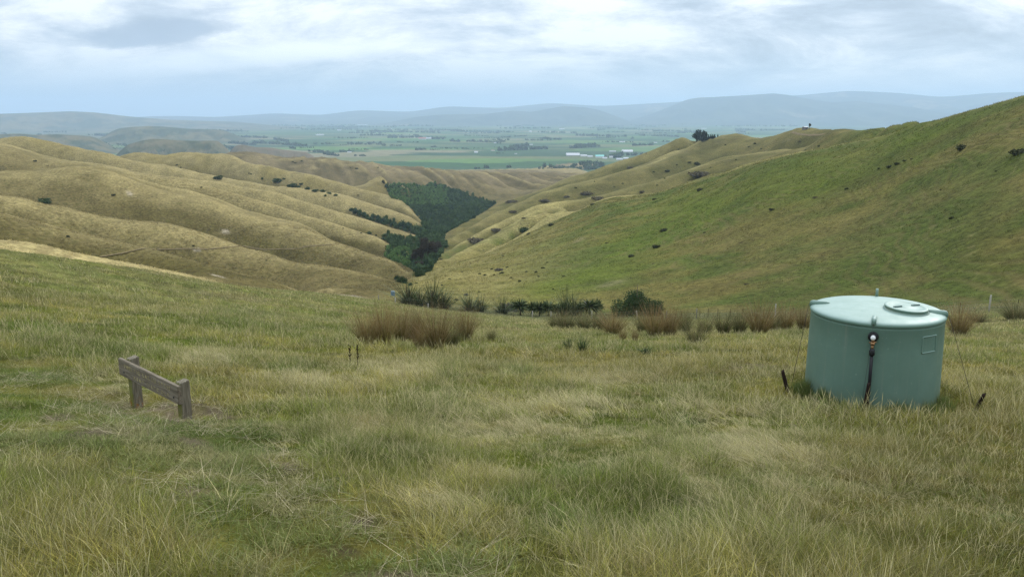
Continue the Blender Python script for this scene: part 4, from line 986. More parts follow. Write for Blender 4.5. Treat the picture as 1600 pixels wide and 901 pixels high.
# spiky plants beyond the fence
FLAXM = [blades_mesh('flax', 220, 1.0, .30, 1.35, .06, 740 + i, M_FLAXB, 4, .28, .5) for i in range(3)]
def spike_head(seed):
    # a round head of stiff sword leaves pointing every way
    g = np.random.default_rng(seed); V, F = [], []
    for i in range(150):
        d = Vector(g.normal(size=3)); d.z = d.z * .8 + .25; d.normalize(); l = g.uniform(.42, .62); sd_ = d.cross(Vector(g.normal(size=3))).normalized(); o = len(V)
        tip = d * l + Vector((0, 0, -.10 * (1 - abs(d.z))))
        V += [tuple(d * .03 - sd_ * .012), tuple(d * .03 + sd_ * .012), tuple(d * l * .5 + sd_ * .03), tuple(tip), tuple(d * l * .5 - sd_ * .03)]
        F.append((o, o + 1, o + 2, o + 3, o + 4))
    me = make_mesh('spike_head', V, F, [M_FLAXB], None); c = np.ones((len(V), 4), np.float32); r = np.repeat(g.uniform(0, 1, (150, 2)), 5, axis=0)
    c[:, 0] = r[:, 0]; c[:, 2] = r[:, 1]; c[:, 1] = np.tile([0, 0, .5, 1, .5], 150); a = me.color_attributes.new('bl', 'FLOAT_COLOR', 'POINT'); a.data.foreach_set('color', c.ravel()); return me
SPIKE = [spike_head(760 + i) for i in range(2)]
def stalk_mesh(seed, n=7):
    g = np.random.default_rng(seed); parts = []
    for i in range(n):
        a = g.uniform(0, 6.28); l = g.uniform(.8, 1.35); b_ = g.uniform(.1, .45)
        p = [(0, 0, 0), (b_ * .3 * math.cos(a), b_ * .3 * math.sin(a), l * .5), (b_ * math.cos(a), b_ * math.sin(a), l)]
        parts.append(tube(p, [.02, .015, .01], 5))
        for t in (.7, .8, .9, 1.0): parts.append(tube([(p[2][0] * t, p[2][1] * t, l * t), (p[2][0] * t + g.normal(0, .08), p[2][1] * t + g.normal(0, .08), l * t + .09)], [.02, .012], 4))
    return make_mesh('flower_stalk', *join(*parts), [M_STALK], False)
M_STALK, _n, _b = material('dry_stalk', .9, .1); _b.inputs['Base Color'].default_value = (.075, .055, .038, 1)
STALKM = [stalk_mesh(780 + i) for i in range(2)]
def flax(x, d, w, h, label, stalks=True):
    X, Y, Z, dd_ = on_land(x, d); e = empty('flax_bush', (X, Y, Z - .05), random.uniform(0, 6.28), label=label, category='flax')
    hh = px_size(h, d); ww = px_size(w, d) / 2.3; e.scale = (ww * 1.15, ww * 1.15, hh / .52)
    put('leaves', random.choice(FLAXM), e)
    if stalks:
        s = put('flower_stalk', random.choice(STALKM), e); s.scale = (.8 * hh / ww, .8 * hh / ww, .62)
for q_ in [(638,116,34,20,'wide dark flax clump at the left end of the spiky row',True),(655,114,26,16,'small flax clump beside the leftmost wide one',True),(676,115,34,22,'flax clump with dry stalks, left of the pair in the middle',True),(694,114,30,18,'flax clump with pale leaves right of the dry stalked one',True),(734,113,30,16,'sparse flax with bent dark stalks between the two flax rows',True),(751,113,26,14,'low yellowish flax right of the sparse one',True),(785,112,30,14,'low flax with pale dry heads before the grey shrub',True),(883,110,30,22,'pale upright flax between two dark rosettes',False),(897,110,24,20,'tall pale flax left of the rightmost dark rosette',True)]:
    flax(*q_[:4], q_[4], q_[5])
def cabbage(x, d, w, h, label):
    X, Y, Z, dd_ = on_land(x, d); e = empty('cabbage_tree', (X, Y, Z - .05), random.uniform(0, 6.28), label=label, category='tree')
    hh = px_size(h, d); ww = px_size(w, d); 
    c = put('crown', random.choice(SPIKE), e); c.location = (0, 0, hh * .6); c.scale = (ww * 1.15, ww * 1.15, hh * 1.05)
    t = put('trunk', TRUNK_S, e); t.scale = (1, 1, hh * .55)
TRUNK_S = make_mesh('short_trunk', *tube([(0, 0, -.1), (0, 0, .5), (.02, 0, 1)], [.12, .10, .09], 8), [M_BARK], True)
for q_ in [(813,111,34,26,'dark spiky young cabbage tree, leftmost rosette of the row'),(832,110,20,24,'narrow dark cabbage tree between the two large rosettes'),(843,110,26,24,'pale spiky cabbage tree in the middle of the row'),(857,110,30,25,'dark star shaped cabbage tree right of the pale one'),(872,111,22,20,'small pale cabbage tree behind the star shaped one'),(908,110,22,22,'spiky cabbage tree beside the rightmost rosette'),(922,110,36,27,'rightmost large dark cabbage tree of the spiky row'),(932,113,22,26,'cabbage tree tucked behind the rightmost large rosette')]:
    cabbage(*q_)
X, Y, Z, d = on_land(798, 122)
o = put('grey_shrub', BUSH['grey'][1], None, (X, Y, Z)); o.scale = (1.7, 1.3, 1.7); o['label'] = 'leafless grey shrub standing behind the row of spiky plants'; o['category'] = 'shrub'
# dock stalks and dark weeds
for x, y, h, l in [(547,573,34,'left of two thin brown dock stalks in the long grass'), (559,574,36,'right of two thin brown dock stalks in the long grass')]:
    X, Y, Z, d = hit(x, y); hh = px_size(h, d); g = np.random.default_rng(int(x)); parts = [tube([(0, 0, 0), (.01, .01, hh * .5), (.02, 0, hh)], [.007, .006, .004], 5)]
    for k_ in range(26):
        t = g.uniform(.35, 1) * hh; a = g.uniform(0, 6.28); parts.append(tube([(.01, .005, t), (.01 + .035 * math.cos(a), .005 + .035 * math.sin(a), t + .05)], [.008, .003], 4))
    put('dock_stalk', make_mesh('dock_stalk', *join(*parts), [M_DOCK], False), None, (X, Y, Z), label=l, category='weed')
WEEDM = [blades_mesh('weed', 160, .5, .1, 1.0, .035, 800 + i, M_WEED, 3, .3, .5) for i in range(2)]
for x, y, w, h, l in [(888,548,14,22,'left dark green thistle like weed in the mid slope grass'),(910,552,18,26,'right dark green weed, taller of the pair in the mid slope'),(1008,553,20,12,'low dark green leafy weed alone in the mid slope'),(938,553,14,10,'small dark weed right of the taller weed pair'),(1420,640,20,16,'leafy green weed against the foot of the tank')]:
    X, Y, Z, d = hit(x, y); o = put('green_weed', random.choice(WEEDM), None, (X, Y, Z - .02)); o.scale = (px_size(w, d) / .95, px_size(w, d) / .95, px_size(h, d) / .42); o['label'] = l; o['category'] = 'weed'

# ------------------------------------------------------------------ the tank
M_POLY, nt, b = material('green_polyethylene', .42, .4)
tco = nt.add('ShaderNodeTexCoord'); op = tco.outputs['Object']
base = nt.mix(nt.mapr(nt.noise(op, 2.2, 5, .6), .35, .7, 0, 1), (.10,.178,.137), (.12,.205,.16))
st_ = nt.noise(nt.mapping(op, (7, 7, .5)), 1.0, 6, .65)
base = nt.mix(nt.mapr(st_, .52, .78, 0, .35), base, (.12,.19,.15))
sz = nt.add('ShaderNodeSeparateXYZ'); nt.link(op, sz.inputs[0])
mud = nt.math('MULTIPLY', nt.mapr(sz.outputs[2], .42, .05, 0, 1), nt.mapr(nt.noise(op, 5, 5, .7), .4, .65, .1, .75))
base = nt.mix(mud, base, (.15,.17,.10))
base = nt.mix(nt.mapr(nt.noise(op, 22, 3, .6), .66, .74, 0, .35), base, (.30,.38,.33))
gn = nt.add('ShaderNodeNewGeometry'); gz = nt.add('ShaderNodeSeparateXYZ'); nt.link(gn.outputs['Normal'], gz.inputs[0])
roof_sheen = nt.mapr(gz.outputs[2], .45, .93, 0, .85)                                 # sky sheen on the roof, painted as a paler colour on upward faces
base = nt.mix(roof_sheen, base, nt.mix(nt.mapr(nt.noise(op, 3.5, 6, .65), .4, .65, 0, 1), (.28,.385,.345), (.33,.435,.40)))
dirt = nt.math('MULTIPLY', nt.mapr(nt.noise(nt.mapping(op, (9, 9, .35)), 1, 7, .7), .55, .72, 0, 1), nt.mapr(gz.outputs[2], .3, .1, 0, .4))
base = nt.mix(dirt, base, (.20,.235,.19))
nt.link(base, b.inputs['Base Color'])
nt.link(nt.mapr(nt.noise(op, 6, 4, .6), .3, .7, .42, .62), b.inputs['Roughness'])
bump(nt, b, nt.noise(nt.mapping(op, (1, 1, .35)), 7, 4, .5), .12, .02)
M_BLACK, _n, _b = material('black_pipe', .5, .3); _b.inputs['Base Color'].default_value = (.012, .012, .014, 1)
M_WHITE, _n, _b = material('white_fitting', .45, .3); _b.inputs['Base Color'].default_value = (.75, .76, .76, 1)
M_BRASS, _n, _b = material('brass', .4, .5); _b.inputs['Base Color'].default_value = (.30, .17, .08, 1); _b.inputs['Metallic'].default_value = .7
M_STEEL, _n, _b = material('wire_steel', .5, .5); _b.inputs['Base Color'].default_value = (.22, .22, .21, 1); _b.inputs['Metallic'].default_value = .6
M_SLOT, _n, _b = material('lid_handle_plastic', .6, .3); _b.inputs['Base Color'].default_value = (.09, .145, .13, 1)
def lathe(prof, n=96):
    V, F = [], []
    for r, z in prof:
        for k_ in range(n): V.append((r * math.cos(2 * math.pi * k_ / n), r * math.sin(2 * math.pi * k_ / n), z))
    m_ = len(prof)
    for i in range(m_ - 1):
        for k_ in range(n): F.append((i * n + k_, i * n + (k_ + 1) % n, (i + 1) * n + (k_ + 1) % n, (i + 1) * n + k_))
    F.append(tuple(range(n))[::-1]); F.append(tuple((m_ - 1) * n + k_ for k_ in range(n)))
    return V, F
RB, RT, HW = 1.018, .992, 1.42          # base and top radius, wall height
tank = empty('water_tank', (TX, TY, TZ - .02), -TANK_AZ, label='pale green round plastic water tank standing on the grassy slope', category='water tank')
tank.rotation_euler = (0, -.014, -TANK_AZ)
prof = [(RB - .03, 0), (RB - .005, .012), (RB, .04), (RB - .007, .35), (RB - .013, .7), (RB - .019, 1.0), (RT, HW - .06), (RT + .004, HW - .05), (RT - .012, HW - .035), (RT + .012, HW - .018), (RT + .018, HW), (RT + .014, HW + .02), (RT - .012, HW + .042), (RT - .06, HW + .058), (RT - .14, HW + .068)]
for i in range(1, 13):
    r = (RT - .14) * (1 - i / 12.5); prof.append((max(r, .03), HW + .068 + .055 * (1 - (r / (RT - .14)) ** 2)))
for z_ in (.33, .66, 1.0): pass
put('tank_shell', make_mesh('tank_shell', *lathe(prof), [M_POLY], True), tank)
def dome_z(r): return HW + .068 + .055 * (1 - (r / (RT - .14)) ** 2) if r < RT - .14 else HW + .068 - (r - RT + .14) * .3
# local axes of the tank: -y looks back at the camera, +x to the right of it
def lug(name, ang):
    c, s = math.cos(ang), math.sin(ang); w = .032
    pf = [(RT - .30, dome_z(RT - .30) - .01), (RT - .24, dome_z(RT - .24) + .03), (RT - .02, HW + .115), (RT + .015, HW + .10), (RT + .03, HW + .05), (RT + .014, HW - .01)]
    V = [(r * c - s * w * sg, r * s + c * w * sg, z) for sg in (-1, 1) for r, z in pf] ; n_ = len(pf)
    F = [tuple(range(n_)), tuple(range(2 * n_ - 1, n_ - 1, -1))] + [(i, i + n_, (i + 1) % n_ + n_, (i + 1) % n_) for i in range(n_)]
    return put('tie_down_lug', bevel(make_mesh('lug', V, F, [M_POLY], True), .008, 2), tank)
ANG = {'front': R(-91), 'left': R(183), 'right': R(-3)}
for k_ in ANG: lug(k_, ANG[k_])
# the round lid, seen from the camera right of the middle
lx, ly = .42, -.16; lr = math.hypot(lx, ly); lz = dome_z(lr)
nl = Vector((lx * .15, ly * .15, 1)).normalized(); lid = put('lid', make_mesh('lid', *lathe([(.335, -.05), (.335, .0), (.31, .004), (.31, .024), (.318, .028), (.318, .048), (.305, .056), (.262, .056), (.256, .050), (.11, .052), (.105, .055), (.02, .055)], 64), [M_POLY], True), tank, (lx, ly, lz))
lid.rotation_euler = nl.to_track_quat('Z', 'Y').to_euler()
for sg in (-1, 1):
    put('lid_handle', bevel(make_mesh('lid_handle', *box(-.014, .014, -.085, .085, .045, .072), [M_SLOT], False), .006, 2), lid, (sg * .18 * math.cos(-.42), sg * .18 * math.sin(-.42), 0)).rotation_euler.z = -.42 - math.pi / 2
for k_, me_ in (('overflow_vent', make_mesh('vent', *tube([(0, 0, -.02), (0, 0, .15)], [.024, .022], 14), [M_POLY], True)),):
    put(k_, me_, tank, (-.02, RT - .1, HW + .05))
# recessed label panel
def panel(a0, a1, z0, z1):
    V, F = [], []; n_ = 10
    fr = .012
    def ring(a0, a1, z0, z1, a2, a3, z2, z3, r_out, r_in): pass
    for i in range(n_ + 1):
        a = a0 + (a1 - a0) * i / n_
        for z in (z0, z1):
            r = RB - .019 * z / 1.0 - .002 + (.006); V.append((r * math.cos(a), r * math.sin(a), z))
    for i in range(n_): F.append((2 * i, 2 * i + 2, 2 * i + 3, 2 * i + 1))
    return V, F
def rib(a0, a1, z0, z1, t=.010, n_=10):
    """raised moulded line on the wall"""
    parts = []
    def P_(a, z): r = RB - .019 * z + .001; return (r * math.cos(a), r * math.sin(a), z)
    for (p, q_) in (((a0, z0), (a1, z0)), ((a1, z0), (a1, z1)), ((a1, z1), (a0, z1)), ((a0, z1), (a0, z0))):
        pts_ = [P_(p[0] + (q_[0] - p[0]) * i / n_, p[1] + (q_[1] - p[1]) * i / n_) for i in range(n_ + 1)]
        parts.append(tube(pts_, [t] * (n_ + 1), 6))
    return join(*parts)
put('label_panel', make_mesh('label_panel', *rib(R(-48), R(-31), 1.0, 1.25), [M_POLY], True), tank)
# outlet: flange, white cap, brass valve, black down pipe
fa = R(-90.5); fxx, fyy = math.cos(fa), math.sin(fa)
def rad(z): return RB - .019 * z
zf = 1.255
fl = put('outlet_flange', make_mesh('outlet_flange', *join(lathe([(.075, -.02), (.075, .03), (.066, .04), (.03, .04)], 28)), [M_BLACK], True), tank, (rad(zf) * fxx, rad(zf) * fyy, zf)); fl.rotation_euler = Vector((fxx, fyy, 0)).to_track_quat('Z', 'Y').to_euler()
cp = put('white_cap', make_mesh('white_cap', *lathe([(.034, .03), (.034, .10), (.024, .115), (.01, .118)], 20), [M_WHITE], True), fl)
rp = rad(zf) + .075
put('valve', make_mesh('valve', *join(tube([(0, 0, 0), (0, 0, -.05)], [.022, .022], 12), tube([(0, 0, -.05), (0, 0, -.095)], [.032, .032], 12), tube([(0, 0, -.095), (0, 0, -.16)], [.02, .02], 12), tube([(-.05, 0, -.06), (.05, 0, -.045)], [.009, .009], 8)), [M_BRASS], True), tank, (rp * fxx, rp * fyy, zf - .02))
put('coupling', make_mesh('coupling', *tube([(0, 0, 0), (0, 0, -.03), (0, 0, -.09), (0, 0, -.12)], [.028, .04, .04, .026], 14), [M_BLACK], True), tank, (rp * fxx, rp * fyy, zf - .17))
put('down_pipe', make_mesh('down_pipe', *tube([(0, 0, 0), (.002, 0, -.4), (-.004, 0, -1.05)], [.024] * 3, 14), [M_BLACK], True), tank, (rp * fxx, rp * fyy, zf - .25))
tank_M = Matrix.Translation(tank.location) @ tank.rotation_euler.to_matrix().to_4x4()
# stakes and tie-down wires
M_STAKE, nt, b = material('weathered_stake', .9, .1)
tco = nt.add('ShaderNodeTexCoord'); nt.link(nt.ramp(nt.noise(nt.mapping(tco.outputs['Object'], (14, 14, 3)), 2, 6, .65), [(.3, (.012,.009,.007)), (.6, (.035,.022,.016)), (.8, (.08,.045,.03))]), b.inputs['Base Color'])
def stake(x, y, h, lean, label, w=.05):
    X, Y, Z, d = x if isinstance(x, tuple) else hit(x, y)
    hh = px_size(h, d) / .97
    V = []; 
    for z, s in ((-.15, 1), (.0, 1.0), (hh * .5, 1.0), (hh - .02, .95)):
        for dx, dy_ in ((-1, -1), (1, -1), (1, 1), (-1, 1)): V.append((dx * w * s * .5 + .004 * math.sin(z * 31 + dx), dy_ * w * s * .5, z + (.015 * dx + .01 * dy_ if z > hh * .9 else 0)))
    F = [(0, 3, 2, 1), (12, 13, 14, 15)] + [(4 * i + k_, 4 * i + (k_ + 1) % 4, 4 * i + 4 + (k_ + 1) % 4, 4 * i + 4 + k_) for i in range(3) for k_ in range(4)]
    o = put('stake', bevel(make_mesh('stake', V, F, [M_STAKE], False), .004, 1), None, (X, Y, Z), label=label, category='stake')
    o.rotation_euler = (0, lean, -TANK_AZ); return o, Vector((X, Y, Z)), hh
s1, p1_, h1 = stake(1231, 612, 35, -.30, 'dark leaning stake in the grass left of the tank')
_q = tank_M @ Vector((-.075, -(RB + .10), 0)); s2, p2_, h2 = stake((_q.x, _q.y, float(grid_z(_q.x, _q.y)), 12.8), 0, 52, .10, 'dark stake before the tank beside its black pipe')
s3, p3_, h3 = stake(1524, 641, 28, .30, 'short dark leaning stake right of the tank')
M_WIRE, _n, _b = material('rusty_wire', .7, .3); _b.inputs['Base Color'].default_value = (.05, .042, .036, 1)
def wire(name, a, b_, label, r=.004, sag=.0):
    mid = (a + b_) * .5 - Vector((0, 0, sag)); o = put(name, make_mesh(name, *tube([(a - a)[:], (mid - a)[:], (b_ - a)[:]], [r] * 3, 6), [M_WIRE], True), None, a, label=label, category='wire'); return o
def lug_pt(k_): return tank_M @ Vector(((RT + .035) * math.cos(ANG[k_]), (RT + .035) * math.sin(ANG[k_]), HW + .05))
gl_ = hit(1233, 590)
wire('tie_down_wire', lug_pt('left'), p1_ + Vector((.10, .12, .12)), 'thin rusty wire from the tank rim to the left stake')
wire('tie_down_wire', lug_pt('right'), p3_ + Vector((-.04, .0, .10)), 'thin wire from the tank rim to the right stake')
wire('tie_down_wire', lug_pt('front'), p2_ + Vector((.0, .03, .30)), 'thin wire down the tank front to the middle stake', .0018)

# ------------------------------------------------------------------ the wooden sign
M_WOOD, nt, b = material('weathered_timber', .85, .15)
tco = nt.add('ShaderNodeTexCoord'); op = tco.outputs['Object']
gr_ = nt.noise(nt.mapping(op, (3, 40, 40)), 1, 6, .6, .8)
cw = nt.ramp(gr_, [(.25, (.075,.06,.043)), (.5, (.17,.145,.105)), (.75, (.29,.255,.20))])
cw = nt.mix(nt.mapr(nt.noise(op, 9, 5, .7), .56, .7, 0, .5), cw, (.09,.06,.04))
nt.link(cw, b.inputs['Base Color']); bump(nt, b, gr_, .5, .01)
M_POST, nt, b = material('lichened_post', .88, .12)
tco = nt.add('ShaderNodeTexCoord'); op = tco.outputs['Object']
gr_ = nt.noise(nt.mapping(op, (40, 40, 3)), 1, 6, .6, .8)
cw = nt.ramp(gr_, [(.25, (.075,.062,.042)), (.5, (.165,.145,.105)), (.75, (.28,.255,.20))])
sp = nt.add('ShaderNodeSeparateXYZ'); gn = nt.add('ShaderNodeNewGeometry')
nv = nt.add('ShaderNodeVectorTransform', vector_type='NORMAL', convert_from='WORLD', convert_to='OBJECT'); nt.link(gn.outputs['True Normal'], nv.inputs[0]); nt.link(nv.outputs[0], sp.inputs[0])
lich = nt.math('MULTIPLY', nt.mapr(sp.outputs[1], -.6, -.9, 0, 1), nt.mapr(nt.noise(op, 7, 5, .7), .33, .52, .25, .9))
cw = nt.mix(lich, cw, (.155,.165,.03))
sz = nt.add('ShaderNodeSeparateXYZ'); nt.link(op, sz.inputs[0])
ora = nt.math('MULTIPLY', nt.mapr(sz.outputs[2], -.50, -.60, 0, 1), nt.mapr(nt.noise(op, 16, 4, .7), .5, .6, 0, .8))
cw = nt.mix(ora, cw, (.27,.11,.025)); nt.link(cw, b.inputs['Base Color']); bump(nt, b, gr_, .5, .01)
M_LETTER, _n, _b = material('worn_yellow_lettering', .9, .05); _tc = _n.add('ShaderNodeTexCoord'); _n.link(_n.ramp(_n.noise(_tc.outputs['Object'], 18, 5, .7), [(.38, (.15,.13,.085)), (.52, (.34,.29,.14)), (.7, (.46,.41,.22))]), _b.inputs['Base Color'])
M_BOLT, _n, _b = material('dark_bolt', .6, .3); _b.inputs['Base Color'].default_value = (.012, .012, .014, 1)
M_GRAIN, _n, _b = material('end_grain', .95, .05); _b.inputs['Base Color'].default_value = (.03, .026, .02, 1)
# board ends, from the photograph: right end nearer, left end further away
def at_dist(x, y, d):
    a, s = pix_as(x, y); return Vector((math.sin(a) * d, math.cos(a) * d, float(s) * d))
bR, bL = at_dist(277, 604, 10.05), at_dist(184, 559, 11.55)
bx = (bL - bR); blen = bx.length
ux = bx.normalized(); uz0 = Vector((0, 0, 1)); uyv = uz0.cross(ux).normalized()      # candidate normal
mid = (bL + bR) * .5
front_n = uyv if uyv.dot(-mid) > 0 else -uyv
# local frame: x from the right end to the left end reversed so that text reads left to right from the front
ex = front_n.cross(Vector((0, 0, 1))).normalized() * -1          # reading direction
ex = Vector((0, 0, 1)).cross(front_n).normalized()
if ex.dot(bR - bL) < 0: ex = -ex
ex = (bR - bL).normalized(); ez = (Vector((0, 0, 1)) - ex * ex.z).normalized(); ey = ez.cross(ex)   # ey points behind the board
FM = Matrix((ex, ey, ez)).transposed().to_4x4()
BH, BT_ = .235, .05
sign = empty('wooden_sign', bL, 0, label='low weathered wooden sign board on two posts with worn yellow lettering', category='sign')
sign.matrix_world = Matrix.Translation(bL) @ FM
L_ = (bR - bL).length
put('sign_board', bevel(make_mesh('sign_board', *box(0, L_, 0, BT_, -BH, 0), [M_WOOD], False), .006, 2), sign)
inv = (Matrix.Translation(bL) @ FM).inverted()
def sign_post(t, label=None):
    p = bL + ex * (L_ * t); gx, gy = (p + ey * .12).x, (p + ey * .12).y; gz = float(grid_z(gx, gy))
    h_ = p.z - gz; w = .118
    V, F = box(-w / 2, w / 2, .0, w * 1.05, -h_ - .25, .015)
    V = [(x, y, z + (.02 if (z > 0 and y > .05) else 0)) for x, y, z in V]
    o = put('post', bevel(make_mesh('post', V, F, [M_POST], False), .007, 2), sign, (L_ * t, BT_ + .002, 0)); 
    # stands plumb although the board follows the slope
    return o
po = [sign_post(.115), sign_post(.945)]
for t, z in ((.095, -.165), (.93, -.165)):
    o = put('bolt', make_mesh('bolt', *tube([(0, .01, 0), (0, -.006, 0)], [.016, .013], 12), [M_BOLT], True), sign, (L_ * t, 0, z))
def lettering(txt, x, z, size, sx):
    c_ = bpy.data.curves.new('lettering', 'FONT'); c_.body = txt; c_.size = size; c_.extrude = .0015; c_.space_character = 1.05; c_.resolution_u = 3
    t_ = bpy.data.objects.new('tmp', c_); COL.objects.link(t_); bpy.context.view_layer.update()
    me_ = bpy.data.meshes.new_from_object(t_.evaluated_get(bpy.context.evaluated_depsgraph_get())); bpy.data.objects.remove(t_)
    w = max(v.co.x for v in me_.vertices)
    for v in me_.vertices: v.co = Vector((v.co.x * sx / w, -.0015 - v.co.z, v.co.y))
    me_.materials.clear(); me_.materials.append(M_LETTER)
    put('lettering', me_, sign, (x, 0, z))
lettering('-  I VMEL  F I Q   L A R  S U   T T T I S', .10, -.098, .075, L_ * .82)
lettering('K E N T   I J  L T C  O L E', L_ * .27, -.195, .062, L_ * .58)

# ------------------------------------------------------------------ fence, drum, hut
M_FPOST, nt, b = material('fence_timber', .9, .1)
tco = nt.add('ShaderNodeTexCoord'); nt.link(nt.ramp(nt.noise(tco.outputs['Object'], 9, 5, .6), [(.3, (.30,.28,.25)), (.7, (.48,.46,.42))]), b.inputs['Base Color'])
M_FGREY, _n, _b = material('fence_grey_post', .9, .1); _b.inputs['Base Color'].default_value = (.17, .165, .155, 1)
fence = empty('wire_fence', on_land(1000, 99)[:3], 0, label='wire fence with thin posts crossing the foot of the slope behind the rushes', category='fence')
fl0 = Vector(fence.location)
# (x, distance, height px, kind): w white timber, g grey timber, i iron
FP = [(592,110,9,'g'),(618,110,9,'w'),(644,110,8,'i'),(669,109,8,'w'),(694,109,9,'i'),(720,108,9,'i'),(746,107,9,'i'),(775,106,10,'i'),(803,105,10,'i'),(832,104,12,'w'),(861,103,12,'w'),(893,102,11,'i'),(925,101,13,'w'),(960,100,12,'i'),(997,99,14,'w'),(1019,98,12,'i'),(1042,97,13,'g'),(1065,96,13,'i'),(1089,95.5,16,'g'),(1094,95,14,'i'),(1107,94.5,16,'i'),(1122,94,16,'i'),(1142,93,16,'i'),(1161,92.5,16,'i'),(1188,92,17,'i'),(1212,91,22,'w'),(1240,90.5,15,'i'),(1268,90,15,'i'),(1546,83.5,22,'w'),(1500,84,14,'i'),(1590,82.5,15,'i'),(1640,82,16,'w')]
tops = []
PM = {'w': make_mesh('timber_post', *tube([(0, 0, -.2), (0, 0, .95), (0, 0, 1.0)], [.075, .07, .05], 10), [M_FPOST], True), 'g': make_mesh('grey_post', *tube([(0, 0, -.2), (0, 0, 1.0)], [.065, .06], 10), [M_FGREY], True), 'i': make_mesh('iron_post', *box(-.022, .022, -.012, .012, -.2, 1.0), [M_STAKE], False)}
for x, d, h, k_ in sorted(FP):
    X, Y, Z, _d = on_land(x, d); hh = px_size(h, d) + .12
    o = put('post', PM[k_], fence, Vector((X, Y, Z - .05)) - fl0); o.scale = (1, 1, hh)
    if x == 997: o.rotation_euler.y = -.16
    tops.append((X, Y, Z, min(hh, 1.25)))
for t in (.35, .62, .9):
    pts_ = [Vector((X, Y, Z + 1.15 * t)) - fl0 for X, Y, Z, hh in tops]
    put('fence_wire', make_mesh('fence_wire', *tube([p[:] for p in pts_], [.0045] * len(pts_), 4), [M_STEEL], True), fence)
M_BLUE, _n, _b = material('blue_plastic', .5, .3); _b.inputs['Base Color'].default_value = (.10, .17, .26, 1)
X, Y, Z, d = hit(614, 462)
dr = empty('blue_drum', (X, Y, Z), 0, label='small blue drum on the grass beyond the left end of the fence', category='drum'); k_ = px_size(7, d) / .62
dr.scale = (k_, k_, k_)
put('drum_body', make_mesh('drum_body', *lathe([(.28, -.2), (.29, 0), (.3, .2), (.305, .22), (.305, .25), (.3, .27), (.3, .5), (.305, .52), (.305, .55), (.29, .6), (.27, .61), (.1, .6)], 24), [M_BLUE], True), dr)
put('lid', make_mesh('lid', *lathe([(.295, .6), (.3, .64), (.28, .65), (.05, .645)], 24), [M_BLUE], True), dr)
M_HUTW, _n, _b = material('hut_wall', .8, .2); _b.inputs['Base Color'].default_value = (.16, .15, .15, 1)
M_HUTR, _n, _b = material('hut_roof', .6, .3); _b.inputs['Base Color'].default_value = (.45, .47, .5, 1)
M_GLASS, _n, _b = material('dark_window', .2, .5); _b.inputs['Base Color'].default_value = (.03, .035, .04, 1)
def house(name, P3, w, dep, h, rot, roofm, wallm, label, cat='building', roof_h=.35, group=None, detail=True):
    X, Y, Z = P3; e = empty(name, (X, Y, Z), rot, label=label, category=cat)
    put('wall', make_mesh('wall', *box(-w/2, w/2, -dep/2, dep/2, -.5, h), [wallm], False), e)
    rh = roof_h * dep * .5; ov = .04 * w
    V = [(-w/2-ov, -dep/2-ov, h), (w/2+ov, -dep/2-ov, h), (w/2+ov, dep/2+ov, h), (-w/2-ov, dep/2+ov, h), (-w/2-ov, 0, h+rh), (w/2+ov, 0, h+rh)]
    V = [(x, y, z + .02) for x, y, z in V]
    put('roof', make_mesh('roof', V, [(0, 1, 5, 4), (2, 3, 4, 5), (0, 4, 3), (1, 2, 5), (3, 2, 1, 0)], [roofm], False), e)
    if detail:
        put('door', make_mesh('door', *box(-w*.1, w*.1, -dep/2-.06, -dep/2-.02, -.2, h*.75), [M_GLASS], False), e)
        for sg in (-1, 1): put('window', make_mesh('window', *box(sg*w*.3-w*.08, sg*w*.3+w*.08, -dep/2-.06, -dep/2-.02, h*.4, h*.75), [M_GLASS], False), e)
    if group: e['group'] = group
    return e
h_ = hit(1258, 202.5); hx, hy, hz, hd = h_
house('hilltop_hut', (hx, hy, hz + .1), px_size(7, hd), px_size(5, hd), px_size(3.2, hd), .4, M_HUTR, M_HUTW, 'small dark hut with a pale roof on the right hill top', 'hut')
h2_ = hit(1264.5, 203); e = empty('wind_bent_tree', h2_[:3], 0, label='tiny lone tree with a thin stem beside the hilltop hut', category='tree')
th = px_size(10, h2_[3]); put('trunk', make_mesh('trunk', *tube([(0, 0, -.3), (.1, 0, th * .5), (.2, 0, th * .8)], [.16, .12, .1], 6), [M_BARK], True), e)
c_ = put('crown', TREES['gum'][0][0], e); c_.location = (.2, 0, th * .18); c_.scale = (th * .52, th * .5, th * .78)

